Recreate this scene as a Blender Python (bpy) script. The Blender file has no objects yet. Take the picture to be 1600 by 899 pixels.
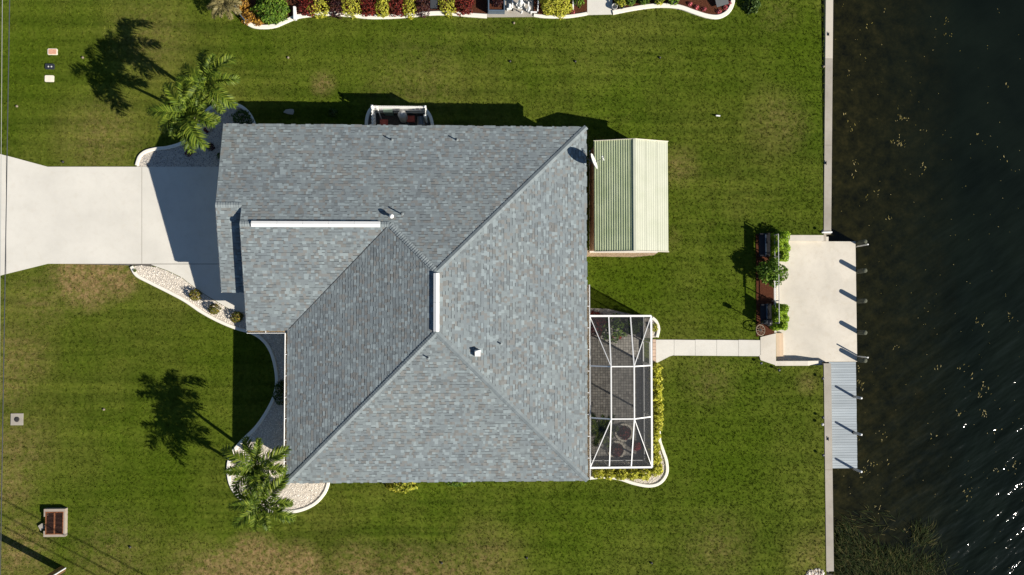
import bpy, math, random
import numpy as np
from mathutils import Vector, Matrix, Quaternion
from math import radians as RD, sin, cos, pi, sqrt
random.seed(7); rng = np.random.default_rng(11)
S = bpy.context.scene
col = S.collection

# ---------------------------------------------------------------- camera, sky, sun, exposure
CAM_H = 49.0; FPX = 1244.0; NADIR = (750.0, 488.0)
cam_d = bpy.data.cameras.new('camera'); cam = bpy.data.objects.new('camera', cam_d); col.objects.link(cam)
cam_d.sensor_width = 36.0; cam_d.lens = 36.0 * FPX / 1600.0; cam_d.clip_end = 2000; cam_d.clip_start = 0.5
_v = Vector((NADIR[0] - 800, -(NADIR[1] - 449.5), -FPX)).normalized()
CQ = _v.rotation_difference(Vector((0, 0, -1)))
cam.rotation_mode = 'QUATERNION'; cam.rotation_quaternion = CQ; cam.location = (0, 0, CAM_H)
S.camera = cam
def P(px, py, z=0.0):                       # where the sight line of a photo point meets height z
    d = CQ @ Vector((px - 800, -(py - 449.5), -FPX))
    t = (z - CAM_H) / d.z
    return Vector((d.x * t, d.y * t, z))
SUN_AZ = Vector((0.878, -0.478)).normalized()       # horizontal direction towards the sun
SUN_EL = RD(32.6)
world = bpy.data.worlds.new('World'); S.world = world; world.use_nodes = True
wn = world.node_tree.nodes; wl = world.node_tree.links
sky = wn.new('ShaderNodeTexSky'); sky.sky_type = 'NISHITA'; sky.sun_disc = False
sky.sun_elevation = SUN_EL; sky.sun_rotation = math.atan2(SUN_AZ.x, SUN_AZ.y)
sky.air_density = 1.0; sky.dust_density = 0.1; sky.ozone_density = 3.0
wl.new(sky.outputs[0], wn['Background'].inputs[0]); wn['Background'].inputs[1].default_value = 0.05
sd = bpy.data.lights.new('sun', 'SUN'); sd.energy = 5.0; sd.angle = RD(0.5); sd.color = (1.0, 0.93, 0.82)
sun = bpy.data.objects.new('sun', sd); col.objects.link(sun)
sdir = Vector((SUN_AZ.x * cos(SUN_EL), SUN_AZ.y * cos(SUN_EL), sin(SUN_EL)))
sun.rotation_mode = 'QUATERNION'; sun.rotation_quaternion = sdir.to_track_quat('Z', 'Y'); sun.location = (30, -20, 40)
S.view_settings.view_transform = 'Standard'; S.view_settings.look = 'None'
S.view_settings.exposure = 0.60; S.view_settings.gamma = 1.0
S.render.engine = 'CYCLES'
S.cycles.max_bounces = 6; S.cycles.transparent_max_bounces = 12; S.cycles.caustics_reflective = False; S.cycles.caustics_refractive = False

# ---------------------------------------------------------------- materials
class NT:
    def __init__(s, name):
        s.m = bpy.data.materials.new(name); s.m.use_nodes = True
        s.t = s.m.node_tree; s.n = s.t.nodes; s.l = s.t.links; s.b = s.n['Principled BSDF']
        s.out = s.n['Material Output']
    def new(s, k, **kw):
        n = s.n.new(k)
        for a, b in kw.items(): setattr(n, a, b)
        return n
    def link(s, a, b): s.l.new(a, b)
    def pos(s): return s.new('ShaderNodeNewGeometry').outputs['Position']
    def noise(s, scale, detail=4, vec=None, sc=None, rough=.55):
        n = s.new('ShaderNodeTexNoise'); n.inputs['Scale'].default_value = scale; n.inputs['Detail'].default_value = detail
        n.inputs['Roughness'].default_value = rough
        v = vec or s.pos()
        if sc:
            mp = s.new('ShaderNodeMapping'); mp.inputs['Scale'].default_value = sc
            s.link(v, mp.inputs[0]); v = mp.outputs[0]
        s.link(v, n.inputs['Vector']); return n.outputs[0]
    def ramp(s, fac, stops, const=False):
        r = s.new('ShaderNodeValToRGB'); e = r.color_ramp
        if const: e.interpolation = 'CONSTANT'
        while len(e.elements) < len(stops): e.elements.new(.5)
        for el, (p, c) in zip(e.elements, stops):
            el.position = p; el.color = (*c, 1) if len(c) == 3 else c
        s.link(fac, r.inputs[0]); return r.outputs[0]
    def mix(s, fac, a, b, mode='MIX'):
        m = s.new('ShaderNodeMix', data_type='RGBA', blend_type=mode)
        for sock, v in ((m.inputs[0], fac), (m.inputs[6], a), (m.inputs[7], b)):
            if hasattr(v, 'is_output'): s.link(v, sock)
            elif isinstance(v, (int, float)): sock.default_value = v
            else: sock.default_value = (*v, 1)
        return m.outputs[2]
    def math(s, op, a, b=0.0, clamp=False):
        m = s.new('ShaderNodeMath', operation=op, use_clamp=clamp)
        for sock, v in ((m.inputs[0], a), (m.inputs[1], b)):
            if hasattr(v, 'is_output'): s.link(v, sock)
            else: sock.default_value = v
        return m.outputs[0]
    def island(s): return s.new('ShaderNodeNewGeometry').outputs['Random Per Island']
    def bump(s, h, strength, dist=.02):
        b = s.new('ShaderNodeBump'); b.inputs['Strength'].default_value = strength; b.inputs['Distance'].default_value = dist
        s.link(h, b.inputs['Height']); s.link(b.outputs[0], s.b.inputs['Normal'])
    def color(s, c):
        if hasattr(c, 'is_output'): s.link(c, s.b.inputs['Base Color'])
        else: s.b.inputs['Base Color'].default_value = (*c, 1)
    def rough(s, r, spec=.5): s.b.inputs['Roughness'].default_value = r; s.b.inputs['Specular IOR Level'].default_value = spec

def simple(name, c, rough=.6, var=.15, scale=6, metal=0, bump=.15, spec=.4, island=0):
    t = NT(name); n = t.noise(scale, 5)
    c0 = tuple(x * (1 - var) for x in c); c1 = tuple(min(1, x * (1 + var)) for x in c)
    o = t.ramp(n, [(.3, c0), (.7, c1)])
    if island:
        o = t.mix(1.0, o, t.ramp(t.island(), [(0, (1 - island,) * 3), (1, (1,) * 3)]), 'MULTIPLY')
    t.color(o); t.rough(rough, spec); t.b.inputs['Metallic'].default_value = metal
    if bump: t.bump(t.noise(scale * 8, 4), bump, .01)
    return t.m

def concrete(name, c, stain=.25, tint=(.75, .7, .62)):
    t = NT(name)
    a = t.noise(.45, 6, rough=.65); b = t.noise(3.5, 6); f = t.noise(40, 3)
    base = t.ramp(a, [(.3, tuple(x * (1 - stain * .5) for x in c)), (.65, c)])
    o = t.mix(t.ramp(b, [(.52, (0, 0, 0)), (.8, (stain,) * 3)]), base, tuple(x * y for x, y in zip(c, tint)))
    g = t.noise(.9, 8, rough=.8)
    o = t.mix(t.ramp(g, [(.58, (0, 0, 0)), (.75, (stain * .8,) * 3)]), o, tuple(x * .55 for x in c))
    o = t.mix(1.0, o, t.ramp(f, [(.3, (.9,) * 3), (.7, (1.0,) * 3)]), 'MULTIPLY')
    t.color(o); t.rough(.85, .3); t.bump(f, .25, .008); return t.m

def leafmat(name, cols, trans=.25, rough=.45):
    t = NT(name)
    stops = [(i / max(1, len(cols) - 1), c) for i, c in enumerate(cols)]
    o = t.ramp(t.island(), stops)
    o = t.mix(1.0, o, t.ramp(t.noise(2.2, 3), [(.3, (.62,) * 3), (.7, (1.15,) * 3)]), 'MULTIPLY')
    t.color(o); t.rough(rough, .15)
    tr = t.new('ShaderNodeBsdfTranslucent'); t.link(o, tr.inputs[0])
    mx = t.new('ShaderNodeMixShader'); mx.inputs[0].default_value = trans
    t.link(t.b.outputs[0], mx.inputs[1]); t.link(tr.outputs[0], mx.inputs[2]); t.link(mx.outputs[0], t.out.inputs[0])
    return t.m

# px, py, radius in metres, strength of dry patches seen in the lawn
DRY = [(135, 430, 2.6, 1.7), (185, 438, 1.5, 1.4), (100, 428, 1.5, .8), (505, 131, 1.0, .9), (1215, 185, 2.6, .38), (1060, 260, 1.6, .5), (20, 560, 3.0, .5), (300, 890, 2.5, .75), (180, 870, 3.5, .5),
       (395, 886, 2.4, 2.2), (340, 897, 2.0, 1.8), (460, 899, 2.4, 1.7), (560, 899, 2.6, .9), (640, 899, 2.6, .8), (700, 899, 2.4, .7), (30, 860, 2.6, .8), (10, 600, 2.0, .6), (12, 760, 2.2, .6), (1110, 598, 2.2, .45), (230, 60, 3.2, .35), (160, 215, 3.4, .4), (760, 880, 3, .55), (1120, 850, 3, .45),
       (1215, 30, 2, .4), (1040, 375, 1.2, .45), (60, 470, 2.6, .4), (640, 130, 4, .3), (20, 700, 3, .5), (1260, 600, .9, .6), (1270, 870, 2, .4)]
def grassmat(name, isl):
    t = NT(name); p = t.pos()
    big = t.noise(.13, 5, rough=.6); mid = t.noise(.8, 6, rough=.7)
    mow = t.noise(.9, 4, sc=(.09, 1.6, 1), rough=.6)
    mow2 = t.noise(.9, 4, sc=(1.5, .12, 1), rough=.6)
    fine = t.noise(5.0, 6, rough=.82)
    c = t.ramp(fine, [(.25, (.042, .070, .004)), (.5, (.059, .091, .006)), (.70, (.110, .140, .016))])
    c = t.mix(t.ramp(big, [(.38, (0,) * 3), (.66, (.55,) * 3)]), c, t.ramp(fine, [(.25, (.07, .078, .010)), (.75, (.19, .18, .042))]))
    c = t.mix(t.ramp(mid, [(.55, (0,) * 3), (.8, (.4,) * 3)]), c, (.15, .145, .03))
    c = t.mix(1.0, c, t.ramp(mow, [(.38, (.74, .78, .72)), (.62, (1.2, 1.17, 1.2))]), 'MULTIPLY')
    c = t.mix(1.0, c, t.ramp(mow2, [(.35, (.88,) * 3), (.65, (1.10,) * 3)]), 'MULTIPLY')
    tot = None
    ragged = t.math('MULTIPLY', t.noise(1.3, 7, rough=.75), 1.7)
    for (x, y, r, k) in DRY:
        q = P(x, y)
        d = t.new('ShaderNodeVectorMath', operation='DISTANCE'); t.link(p, d.inputs[0]); d.inputs[1].default_value = q
        mr = t.new('ShaderNodeMapRange'); mr.inputs[1].default_value = r; mr.inputs[2].default_value = r * .15
        mr.inputs[3].default_value = 0; mr.inputs[4].default_value = k; t.link(d.outputs['Value'], mr.inputs[0])
        tot = mr.outputs[0] if tot is None else t.math('MAXIMUM', tot, mr.outputs[0])
    dm = t.math('MULTIPLY', tot, ragged, True)
    dm = t.math('MULTIPLY', dm, t.ramp(t.noise(2.6, 7, rough=.8), [(.38, (.15,) * 3), (.6, (1,) * 3)]), True)
    c = t.mix(dm, c, t.ramp(fine, [(.25, (.15, .092, .034)), (.75, (.38, .265, .13))]))
    # lush patch by the canal corner
    tot = None
    for (x, y, r, k) in ((1240, 70, 6, .75), (1120, 120, 7, .5), (1000, 440, 6, .8), (1120, 470, 5, .6), (1130, 720, 9, .75), (900, 810, 7, .4), (300, 640, 8, .4), (330, 560, 5, .5), (240, 800, 8, .45), (560, 60, 7, .45), (60, 90, 6, .5), (1260, 320, 4, .4), (1240, 640, 4, .5)):
        q = P(x, y)
        d = t.new('ShaderNodeVectorMath', operation='DISTANCE'); t.link(p, d.inputs[0]); d.inputs[1].default_value = q
        mr = t.new('ShaderNodeMapRange'); mr.interpolation_type = 'SMOOTHSTEP'; mr.inputs[1].default_value = r; mr.inputs[2].default_value = 0; mr.inputs[3].default_value = 0; mr.inputs[4].default_value = k; t.link(d.outputs['Value'], mr.inputs[0])
        tot = mr.outputs[0] if tot is None else t.math('MAXIMUM', tot, mr.outputs[0])
    c = t.mix(t.math('MULTIPLY', tot, t.math('ADD', t.noise(.5, 5), .45)), c, t.ramp(fine, [(.3, (.024, .048, .001)), (.7, (.080, .130, .004))]))
    if isl: c = t.mix(1.0, c, t.ramp(t.island(), [(0, (.80, .82, .75)), (1, (1.22, 1.18, 1.12))]), 'MULTIPLY')
    t.color(c); t.rough(.9, .05)
    if not isl: t.bump(t.noise(26, 4, rough=.8), .35, .05)
    return t.m

M = {}
M['lawn'] = grassmat('lawn', False); M['blades'] = grassmat('grass_blades', True)
M['concrete'] = concrete('pale_concrete', (.69, .665, .60), .25)
M['dock_concrete'] = concrete('dock_concrete', (.68, .63, .54), .45)
M['cap_concrete'] = concrete('weathered_cap_concrete', (.42, .385, .33), .6)
M['cap_new'] = concrete('new_cap_concrete', (.58, .53, .45), .2)
M['step'] = concrete('tan_step_concrete', (.62, .48, .34), .2)
M['curb'] = concrete('white_curbing', (.84, .80, .71), .15, (.8, .72, .6))
M['joint'] = simple('joint_filler', (.12, .11, .10), .9)
M['white'] = simple('white_aluminium', (.82, .82, .80), .4, .03, 3, bump=0)
M['cream'] = simple('cream_wall', (.72, .66, .55), .8, .06, 2)
M['fascia'] = simple('painted_fascia', (.70, .64, .54), .6, .05, 2)
M['gutter_in'] = simple('leaf_stained_gutter', (.30, .22, .13), .8, .3, 8)
M['brown_wall'] = simple('brown_shed_wall', (.16, .085, .05), .6, .12, 2)
M['black'] = simple('black_metal', (.012, .012, .014), .35, .2, 6, bump=0)
M['iron'] = simple('dark_iron', (.035, .033, .032), .5, .3, 8)
M['rust'] = simple('rusty_iron', (.20, .075, .03), .8, .5, 12)
M['rust_dark'] = simple('dark_rusted_iron', (.06, .025, .015), .8, .5, 12)
M['wood'] = simple('weathered_piling', (.075, .08, .055), .9, .35, 9, bump=.5)
M['pole'] = simple('pine_pole', (.36, .20, .09), .85, .3, 7, bump=.4)
M['old_wood'] = simple('grey_brown_wood', (.22, .18, .13), .8, .2, 8)
M['trunk'] = simple('palm_trunk', (.42, .36, .28), .85, .3, 9, bump=.5)
M['shaft'] = simple('palm_crownshaft', (.22, .26, .07), .5, .2, 5)
M['stem'] = simple('brown_stem', (.10, .07, .045), .9, .3, 9)
M['plastic_dark'] = simple('dark_plastic', (.03, .035, .045), .4, .2, 6, bump=0)
M['wire'] = simple('grey_wire', (.30, .31, .31), .5, .05, 6, bump=0)
M['pipe'] = simple('dark_pipe', (.05, .055, .06), .5, .1, 6, bump=0)
M['blue_plastic'] = simple('blue_grey_plastic', (.10, .14, .19), .45, .1, 4, bump=0)
M['green_box'] = simple('grey_green_lid', (.22, .30, .24), .5, .1, 4, bump=0)
M['red'] = simple('faded_red_plastic', (.35, .07, .05), .6, .25, 5)
M['tank'] = simple('pale_grey_tank', (.40, .40, .39), .5, .08, 4, bump=0)
M['pink_lid'] = simple('salmon_lid', (.62, .33, .22), .8, .2, 12)
M['cream_lid'] = simple('cream_lid', (.74, .68, .56), .8, .08, 9)
M['mulch'] = None
t = NT('red_mulch'); c = t.ramp(t.noise(22, 5, rough=.8), [(.3, (.025, .009, .005)), (.6, (.12, .043, .022)), (.8, (.24, .11, .065))]); t.color(c); t.rough(.95, .1); t.bump(t.noise(30, 4), 1, .05); M['mulch'] = t.m
t = NT('tan_soil'); c = t.ramp(t.noise(14, 6, rough=.8), [(.3, (.20, .14, .08)), (.7, (.50, .39, .27))]); t.color(c); t.rough(.95, .1); t.bump(t.noise(30, 4), 1, .04); M['soil'] = t.m
t = NT('bed_base'); c = t.ramp(t.noise(16, 5, rough=.8), [(.3, (.36, .32, .27)), (.7, (.70, .64, .55))]); t.color(c); t.rough(.95, .1); M['bed'] = t.m
t = NT('cream_stone'); c = t.ramp(t.island(), [(0, (.36, .31, .26)), (.25, (.72, .65, .55)), (1, (.88, .83, .75))]); t.color(c); t.rough(.8, .3); M['stone'] = t.m
t = NT('grey_stone'); c = t.ramp(t.island(), [(0, (.16, .15, .15)), (.5, (.36, .35, .34)), (1, (.66, .64, .60))]); t.color(c); t.rough(.8, .3); M['stone_grey'] = t.m
t = NT('patio_paver'); c = t.ramp(t.island(), [(0, (.30, .28, .25)), (.5, (.40, .38, .34)), (1, (.50, .47, .42))]); c = t.mix(1.0, c, t.ramp(t.noise(8, 4), [(.3, (.8,) * 3), (.7, (1.1,) * 3)]), 'MULTIPLY'); t.color(c); t.rough(.85, .3); M['paver'] = t.m
t = NT('asphalt_shingle')
c = t.ramp(t.island(), [(0, (.160, .182, .190)), (.11, (.190, .220, .232)), (.42, (.212, .248, .258)), (.68, (.206, .212, .206)), (.82, (.265, .312, .324)), (.93, (.176, .180, .174))], True)
c = t.mix(1.0, c, t.ramp(t.noise(60, 3, rough=.8), [(.3, (.82,) * 3), (.7, (1.12,) * 3)]), 'MULTIPLY')
c = t.mix(1.0, c, t.ramp(t.noise(.35, 5), [(.3, (.90, .91, .93)), (.7, (1.06, 1.05, 1.03))]), 'MULTIPLY')
t.color(c); t.rough(.85, .3); M['shingle'] = t.m
t = NT('cap_shingle'); c = t.ramp(t.island(), [(0, (.185, .215, .225)), (1, (.235, .27, .28))]); t.color(c); t.rough(.85, .3); M['capsh'] = t.m
M['shade_dark_gravel'] = simple('shade_dark_gravel', (.09, .08, .07), .95, .5, 20)  # shade of the fenced enclosure is put into this gravel's colour
M['deck_under'] = simple('roof_underlay', (.062, .074, .08), .9, bump=0)
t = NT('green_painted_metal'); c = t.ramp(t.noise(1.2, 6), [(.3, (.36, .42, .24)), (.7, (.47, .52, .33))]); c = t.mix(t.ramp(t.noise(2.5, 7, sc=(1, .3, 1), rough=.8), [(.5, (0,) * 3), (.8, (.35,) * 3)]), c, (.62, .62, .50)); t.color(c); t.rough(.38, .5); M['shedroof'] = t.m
t = NT('sunlit_green_metal'); c = t.ramp(t.noise(1.0, 6), [(.3, (.44, .46, .35)), (.7, (.50, .51, .41))]); t.color(c); t.rough(.45, .5); M['shedroof_sunlit'] = t.m  # same green roof metal, sunlight on the east slope put into a paler colour
t = NT('composite_plank'); c = t.mix(1.0, t.ramp(t.noise(3, 5, sc=(.3, 6, 1)), [(.3, (.30, .345, .375)), (.7, (.38, .425, .455))]), t.ramp(t.new('ShaderNodeObjectInfo').outputs['Random'], [(0, (.86,) * 3), (1, (1.06,) * 3)]), 'MULTIPLY'); t.color(c); t.rough(.7, .3); M['plank'] = t.m
# insect screen: fine black mesh, partly open
t = NT('insect_screen'); t.color((.03, .032, .035)); t.rough(.7, .2)
tp = t.new('ShaderNodeBsdfTransparent'); mx = t.new('ShaderNodeMixShader'); mx.inputs[0].default_value = .54
t.link(tp.outputs[0], mx.inputs[1]); t.link(t.b.outputs[0], mx.inputs[2]); t.link(mx.outputs[0], t.out.inputs[0]); M['screen'] = t.m
# water
t = NT('canal_water'); p = t.pos()
sx = t.new('ShaderNodeSeparateXYZ'); t.link(p, sx.inputs[0])
mr = t.new('ShaderNodeMapRange'); mr.inputs[1].default_value = 21.5; mr.inputs[2].default_value = 31; t.link(sx.outputs[0], mr.inputs[0])
weed = t.ramp(t.noise(1.3, 8, rough=.75), [(.35, (.004, .004, .0015)), (.55, (.016, .015, .004)), (.75, (.040, .033, .010))])
deep = t.ramp(t.noise(.3, 4), [(.3, (.0030, .0048, .0022)), (.7, (.0055, .0085, .0045))])
c = t.mix(mr.outputs[0], weed, deep); t.color(c); t.rough(.025, .5); t.b.inputs['IOR'].default_value = 1.33
mp = t.new('ShaderNodeMapping'); mp.inputs['Rotation'].default_value = (0, 0, RD(-33)); t.link(p, mp.inputs[0])
w1 = t.noise(.85, 2, vec=mp.outputs[0], sc=(.42, 1.35, 1), rough=.45)
w1 = t.math('ADD', w1, t.math('MULTIPLY', t.noise(3.0, 2, vec=mp.outputs[0], sc=(.5, 1.3, 1)), .12))
mr2 = t.new('ShaderNodeMapRange'); mr2.inputs[1].default_value = 14; mr2.inputs[2].default_value = -12; mr2.inputs[3].default_value = .12; mr2.inputs[4].default_value = 1.0; t.link(sx.outputs[1], mr2.inputs[0])
mr3 = t.new('ShaderNodeMapRange'); mr3.inputs[1].default_value = 21; mr3.inputs[2].default_value = 30; mr3.inputs[3].default_value = .25; mr3.inputs[4].default_value = 1.0; t.link(sx.outputs[0], mr3.inputs[0])
amp = t.math('MULTIPLY', mr2.outputs[0], mr3.outputs[0])
spk = t.ramp(t.noise(1.9, 3, vec=mp.outputs[0], sc=(.8, 1.3, 1)), [(.66, (0,) * 3), (.76, (1,) * 3)])
b = t.new('ShaderNodeBump'); b.inputs['Distance'].default_value = .25; t.link(amp, b.inputs['Strength']); t.link(w1, b.inputs['Height'])
t.link(b.outputs[0], t.b.inputs['Normal']); M['water'] = t.m
# foliage
M['palm'] = leafmat('palm_leaf', [(.04, .075, .008), (.10, .155, .014), (.22, .27, .030)], .25, .5)
M['lime'] = leafmat('lime_leaf', [(.28, .30, .03), (.50, .50, .05), (.66, .62, .09)], .3)
M['gold'] = leafmat('gold_green_leaf', [(.12, .17, .02), (.34, .36, .035), (.52, .48, .06)], .3)
M['green'] = leafmat('green_leaf', [(.05, .11, .012), (.11, .20, .02), (.20, .30, .035)], .25)
M['hedge'] = leafmat('clipped_hedge_leaf', [(.13, .24, .012), (.25, .39, .02), (.36, .50, .035)], .25)
M['darkgreen'] = leafmat('dark_green_leaf', [(.02, .045, .010), (.05, .09, .018), (.10, .15, .03)], .2)
M['olive'] = leafmat('olive_leaf', [(.05, .07, .015), (.13, .14, .02), (.26, .17, .03)], .2)
M['redleaf'] = leafmat('red_croton_leaf', [(.05, .012, .010), (.16, .02, .018), (.30, .05, .03)], .2)
M['purple'] = leafmat('dark_purple_leaf', [(.02, .010, .012), (.06, .02, .025), (.11, .05, .03)], .2)
M['orange'] = leafmat('orange_croton_leaf', [(.16, .08, .02), (.40, .20, .03), (.60, .36, .05)], .25)
M['pink'] = leafmat('pink_petal', [(.55, .08, .10), (.75, .20, .22)], .2)
M['redflower'] = leafmat('red_petal', [(.45, .02, .03), (.60, .05, .06)], .2)
M['dryfrond'] = leafmat('dry_frond', [(.10, .09, .03), (.24, .20, .08), (.32, .28, .13)], .2)
M['reed'] = leafmat('reed_blade', [(.003, .008, .001), (.010, .025, .002), (.030, .046, .006), (.10, .085, .03)], .15, .8)
M['floating'] = leafmat('floating_leaf', [(.10, .09, .02), (.24, .20, .05), (.42, .35, .16)], .1)

# ---------------------------------------------------------------- mesh helpers
ORG = {}
def tag(o, label=None, cat=None, group=None, kind=None):
    if label: o['label'] = label
    if cat: o['category'] = cat
    if group: o['group'] = group
    if kind: o['kind'] = kind
    return o
def thing(name, label, cat, loc=(0, 0, 0), group=None):
    o = bpy.data.objects.new(name, None); col.objects.link(o); o.location = loc; o.empty_display_size = .2
    ORG[o] = Vector(loc); return tag(o, label, cat, group)
class MB:
    def __init__(s): s.v = []; s.f = []
    def add(s, vs, fs):
        k = len(s.v); s.v += [tuple(v) for v in vs]; s.f += [tuple(i + k for i in f) for f in fs]; return s
    def box(s, x0, x1, y0, y1, z0, z1):
        return s.add([(x0, y0, z0), (x1, y0, z0), (x1, y1, z0), (x0, y1, z0), (x0, y0, z1), (x1, y0, z1), (x1, y1, z1), (x0, y1, z1)],
                     [(0, 3, 2, 1), (4, 5, 6, 7), (0, 1, 5, 4), (1, 2, 6, 5), (2, 3, 7, 6), (3, 0, 4, 7)])
    def obox(s, c, ax, ay, az):     # centre + half axes
        c, ax, ay, az = map(Vector, (c, ax, ay, az))
        vs = [c + ax * i + ay * j + az * k for k in (-1, 1) for i, j in ((-1, -1), (1, -1), (1, 1), (-1, 1))]
        return s.add(vs, [(0, 3, 2, 1), (4, 5, 6, 7), (0, 1, 5, 4), (1, 2, 6, 5), (2, 3, 7, 6), (3, 0, 4, 7)])
    def beam(s, a, b, w, h, up=(0, 0, 1)):
        a = Vector(a); b = Vector(b); d = (b - a); L = d.length; d.normalize(); up = Vector(up)
        x = d.cross(up)
        if x.length < 1e-3: x = d.cross(Vector((0, 1, 0)))
        x.normalize(); y = x.cross(d).normalized()
        return s.obox((a + b) / 2, d * L / 2, x * w / 2, y * h / 2)
    def prism(s, pts, z0, z1):      # vertical prism, pts = xy (counter-clockwise or not)
        n = len(pts); ar = sum(pts[i][0] * pts[(i + 1) % n][1] - pts[(i + 1) % n][0] * pts[i][1] for i in range(n))
        if ar < 0: pts = pts[::-1]
        vs = [(p[0], p[1], z0) for p in pts] + [(p[0], p[1], z1) for p in pts]
        return s.add(vs, [tuple(range(n - 1, -1, -1)), tuple(range(n, 2 * n))] + [(i, (i + 1) % n, n + (i + 1) % n, n + i) for i in range(n)])
    def tube(s, pts, r, n=8, cap=True):
        pts = [Vector(p) for p in pts]; m = len(pts); rs = r if isinstance(r, (list, tuple)) else [r] * m
        k = len(s.v); prev = None
        for i, p in enumerate(pts):
            d = (pts[min(i + 1, m - 1)] - pts[max(i - 1, 0)]).normalized()
            a = prev - d * prev.dot(d) if prev else d.orthogonal()
            a.normalize(); prev = a; b = d.cross(a)
            for j in range(n):
                t = 2 * pi * j / n; s.v.append(tuple(p + (a * cos(t) + b * sin(t)) * rs[i]))
        for i in range(m - 1):
            for j in range(n): s.f.append((k + i * n + j, k + i * n + (j + 1) % n, k + (i + 1) * n + (j + 1) % n, k + (i + 1) * n + j))
        if cap: s.f.append(tuple(k + j for j in range(n - 1, -1, -1))); s.f.append(tuple(k + (m - 1) * n + j for j in range(n)))
        return s
    def lathe(s, c, prof, n=20):    # prof: (r, z)
        return s.tube([(c[0], c[1], c[2] + z) for r, z in prof], [max(r, .001) for r, z in prof], n) if all(prof[i][1] < prof[i + 1][1] for i in range(len(prof) - 1)) else s._l(c, prof, n)
    def _l(s, c, prof, n):
        k = len(s.v); m = len(prof)
        for r, z in prof:
            for j in range(n):
                t = 2 * pi * j / n; s.v.append((c[0] + r * cos(t), c[1] + r * sin(t), c[2] + z))
        for i in range(m - 1):
            for j in range(n): s.f.append((k + i * n + j, k + i * n + (j + 1) % n, k + (i + 1) * n + (j + 1) % n, k + (i + 1) * n + j))
        return s
    def build(s, name, mat, parent=None, smooth=False, kind=None, label=None):
        me = bpy.data.meshes.new(name)
        o = ORG.get(parent, Vector((0, 0, 0)))
        me.from_pydata([(a - o.x, b - o.y, c - o.z) for a, b, c in s.v], [], s.f); me.materials.append(mat)
        if smooth:
            me.polygons.foreach_set('use_smooth', [True] * len(me.polygons))
        me.update()
        ob = bpy.data.objects.new(name, me); col.objects.link(ob)
        if parent: ob.parent = parent
        ORG[ob] = o
        if kind: ob['kind'] = kind
        if label: ob['label'] = label
        return ob
def npmesh(name, verts, faces, mat, parent=None, kind=None):   # equal-sized faces, numpy
    me = bpy.data.meshes.new(name); nv = len(verts); nf, k = faces.shape
    o = ORG.get(parent, Vector((0, 0, 0)))
    verts = verts - np.array([o.x, o.y, o.z])
    me.vertices.add(nv); me.vertices.foreach_set('co', verts.astype(np.float32).ravel())
    me.loops.add(nf * k); me.loops.foreach_set('vertex_index', faces.astype(np.int32).ravel())
    me.polygons.add(nf); me.polygons.foreach_set('loop_start', np.arange(0, nf * k, k, dtype=np.int32))
    me.polygons.foreach_set('loop_total', np.full(nf, k, dtype=np.int32))
    me.update(calc_edges=True); me.shade_flat(); me.materials.append(mat)
    ob = bpy.data.objects.new(name, me); col.objects.link(ob)
    if parent: ob.parent = parent
    ORG[ob] = o
    if kind: ob['kind'] = kind
    return ob
def copy_tree(o, parent=None):
    c = o.copy(); col.objects.link(c)
    if parent: c.parent = parent
    for ch in [x for x in col.objects if x.parent == o]: copy_tree(ch, c)
    return c
def catmull(pts, n=8, closed=False):
    out = []; m = len(pts)
    for i in range(m - 1):
        p0, p1, p2, p3 = pts[max(i - 1, 0)], pts[i], pts[i + 1], pts[min(i + 2, m - 1)]
        for k in range(n):
            t = k / n
            out.append(tuple(.5 * ((2 * b) + (-a + c) * t + (2 * a - 5 * b + 4 * c - d) * t * t + (-a + 3 * b - 3 * c + d) * t ** 3) for a, b, c, d in zip(p0, p1, p2, p3)))
    out.append(tuple(pts[-1])); return out
def PX(pts, z=0.0): return [tuple(P(x, y, z)[:2]) for x, y in pts]
def inside(poly, X, Y):
    r = np.zeros(len(X), bool); n = len(poly)
    for i in range(n):
        x0, y0 = poly[i][:2]; x1, y1 = poly[(i + 1) % n][:2]
        if y0 == y1: continue
        c = ((y0 > Y) != (y1 > Y)) & (X < (x1 - x0) * (Y - y0) / (y1 - y0) + x0); r ^= c
    return r
def curb_mb(pts, w, z0, z1):        # curbing swept along a plan line, slightly rounded top
    mb = MB(); m = len(pts); k = 0
    prof = [(-w / 2, z0), (-w / 2, z1 - .025), (-w / 2 + .03, z1), (w / 2 - .03, z1), (w / 2, z1 - .025), (w / 2, z0)]
    for i, p in enumerate(pts):
        a = pts[max(i - 1, 0)]; b = pts[min(i + 1, m - 1)]; dx, dy = b[0] - a[0], b[1] - a[1]; L = math.hypot(dx, dy) or 1
        nx, ny = dy / L, -dx / L
        mb.v += [(p[0] + nx * o, p[1] + ny * o, z) for o, z in prof]
    n = len(prof)
    for i in range(m - 1):
        for j in range(n - 1): mb.f.append((i * n + j, (i + 1) * n + j, (i + 1) * n + j + 1, i * n + j + 1))
    mb.f.append(tuple(range(n))); mb.f.append(tuple((m - 1) * n + j for j in range(n - 1, -1, -1)))
    return mb
KEEP_OUT = []
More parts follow.
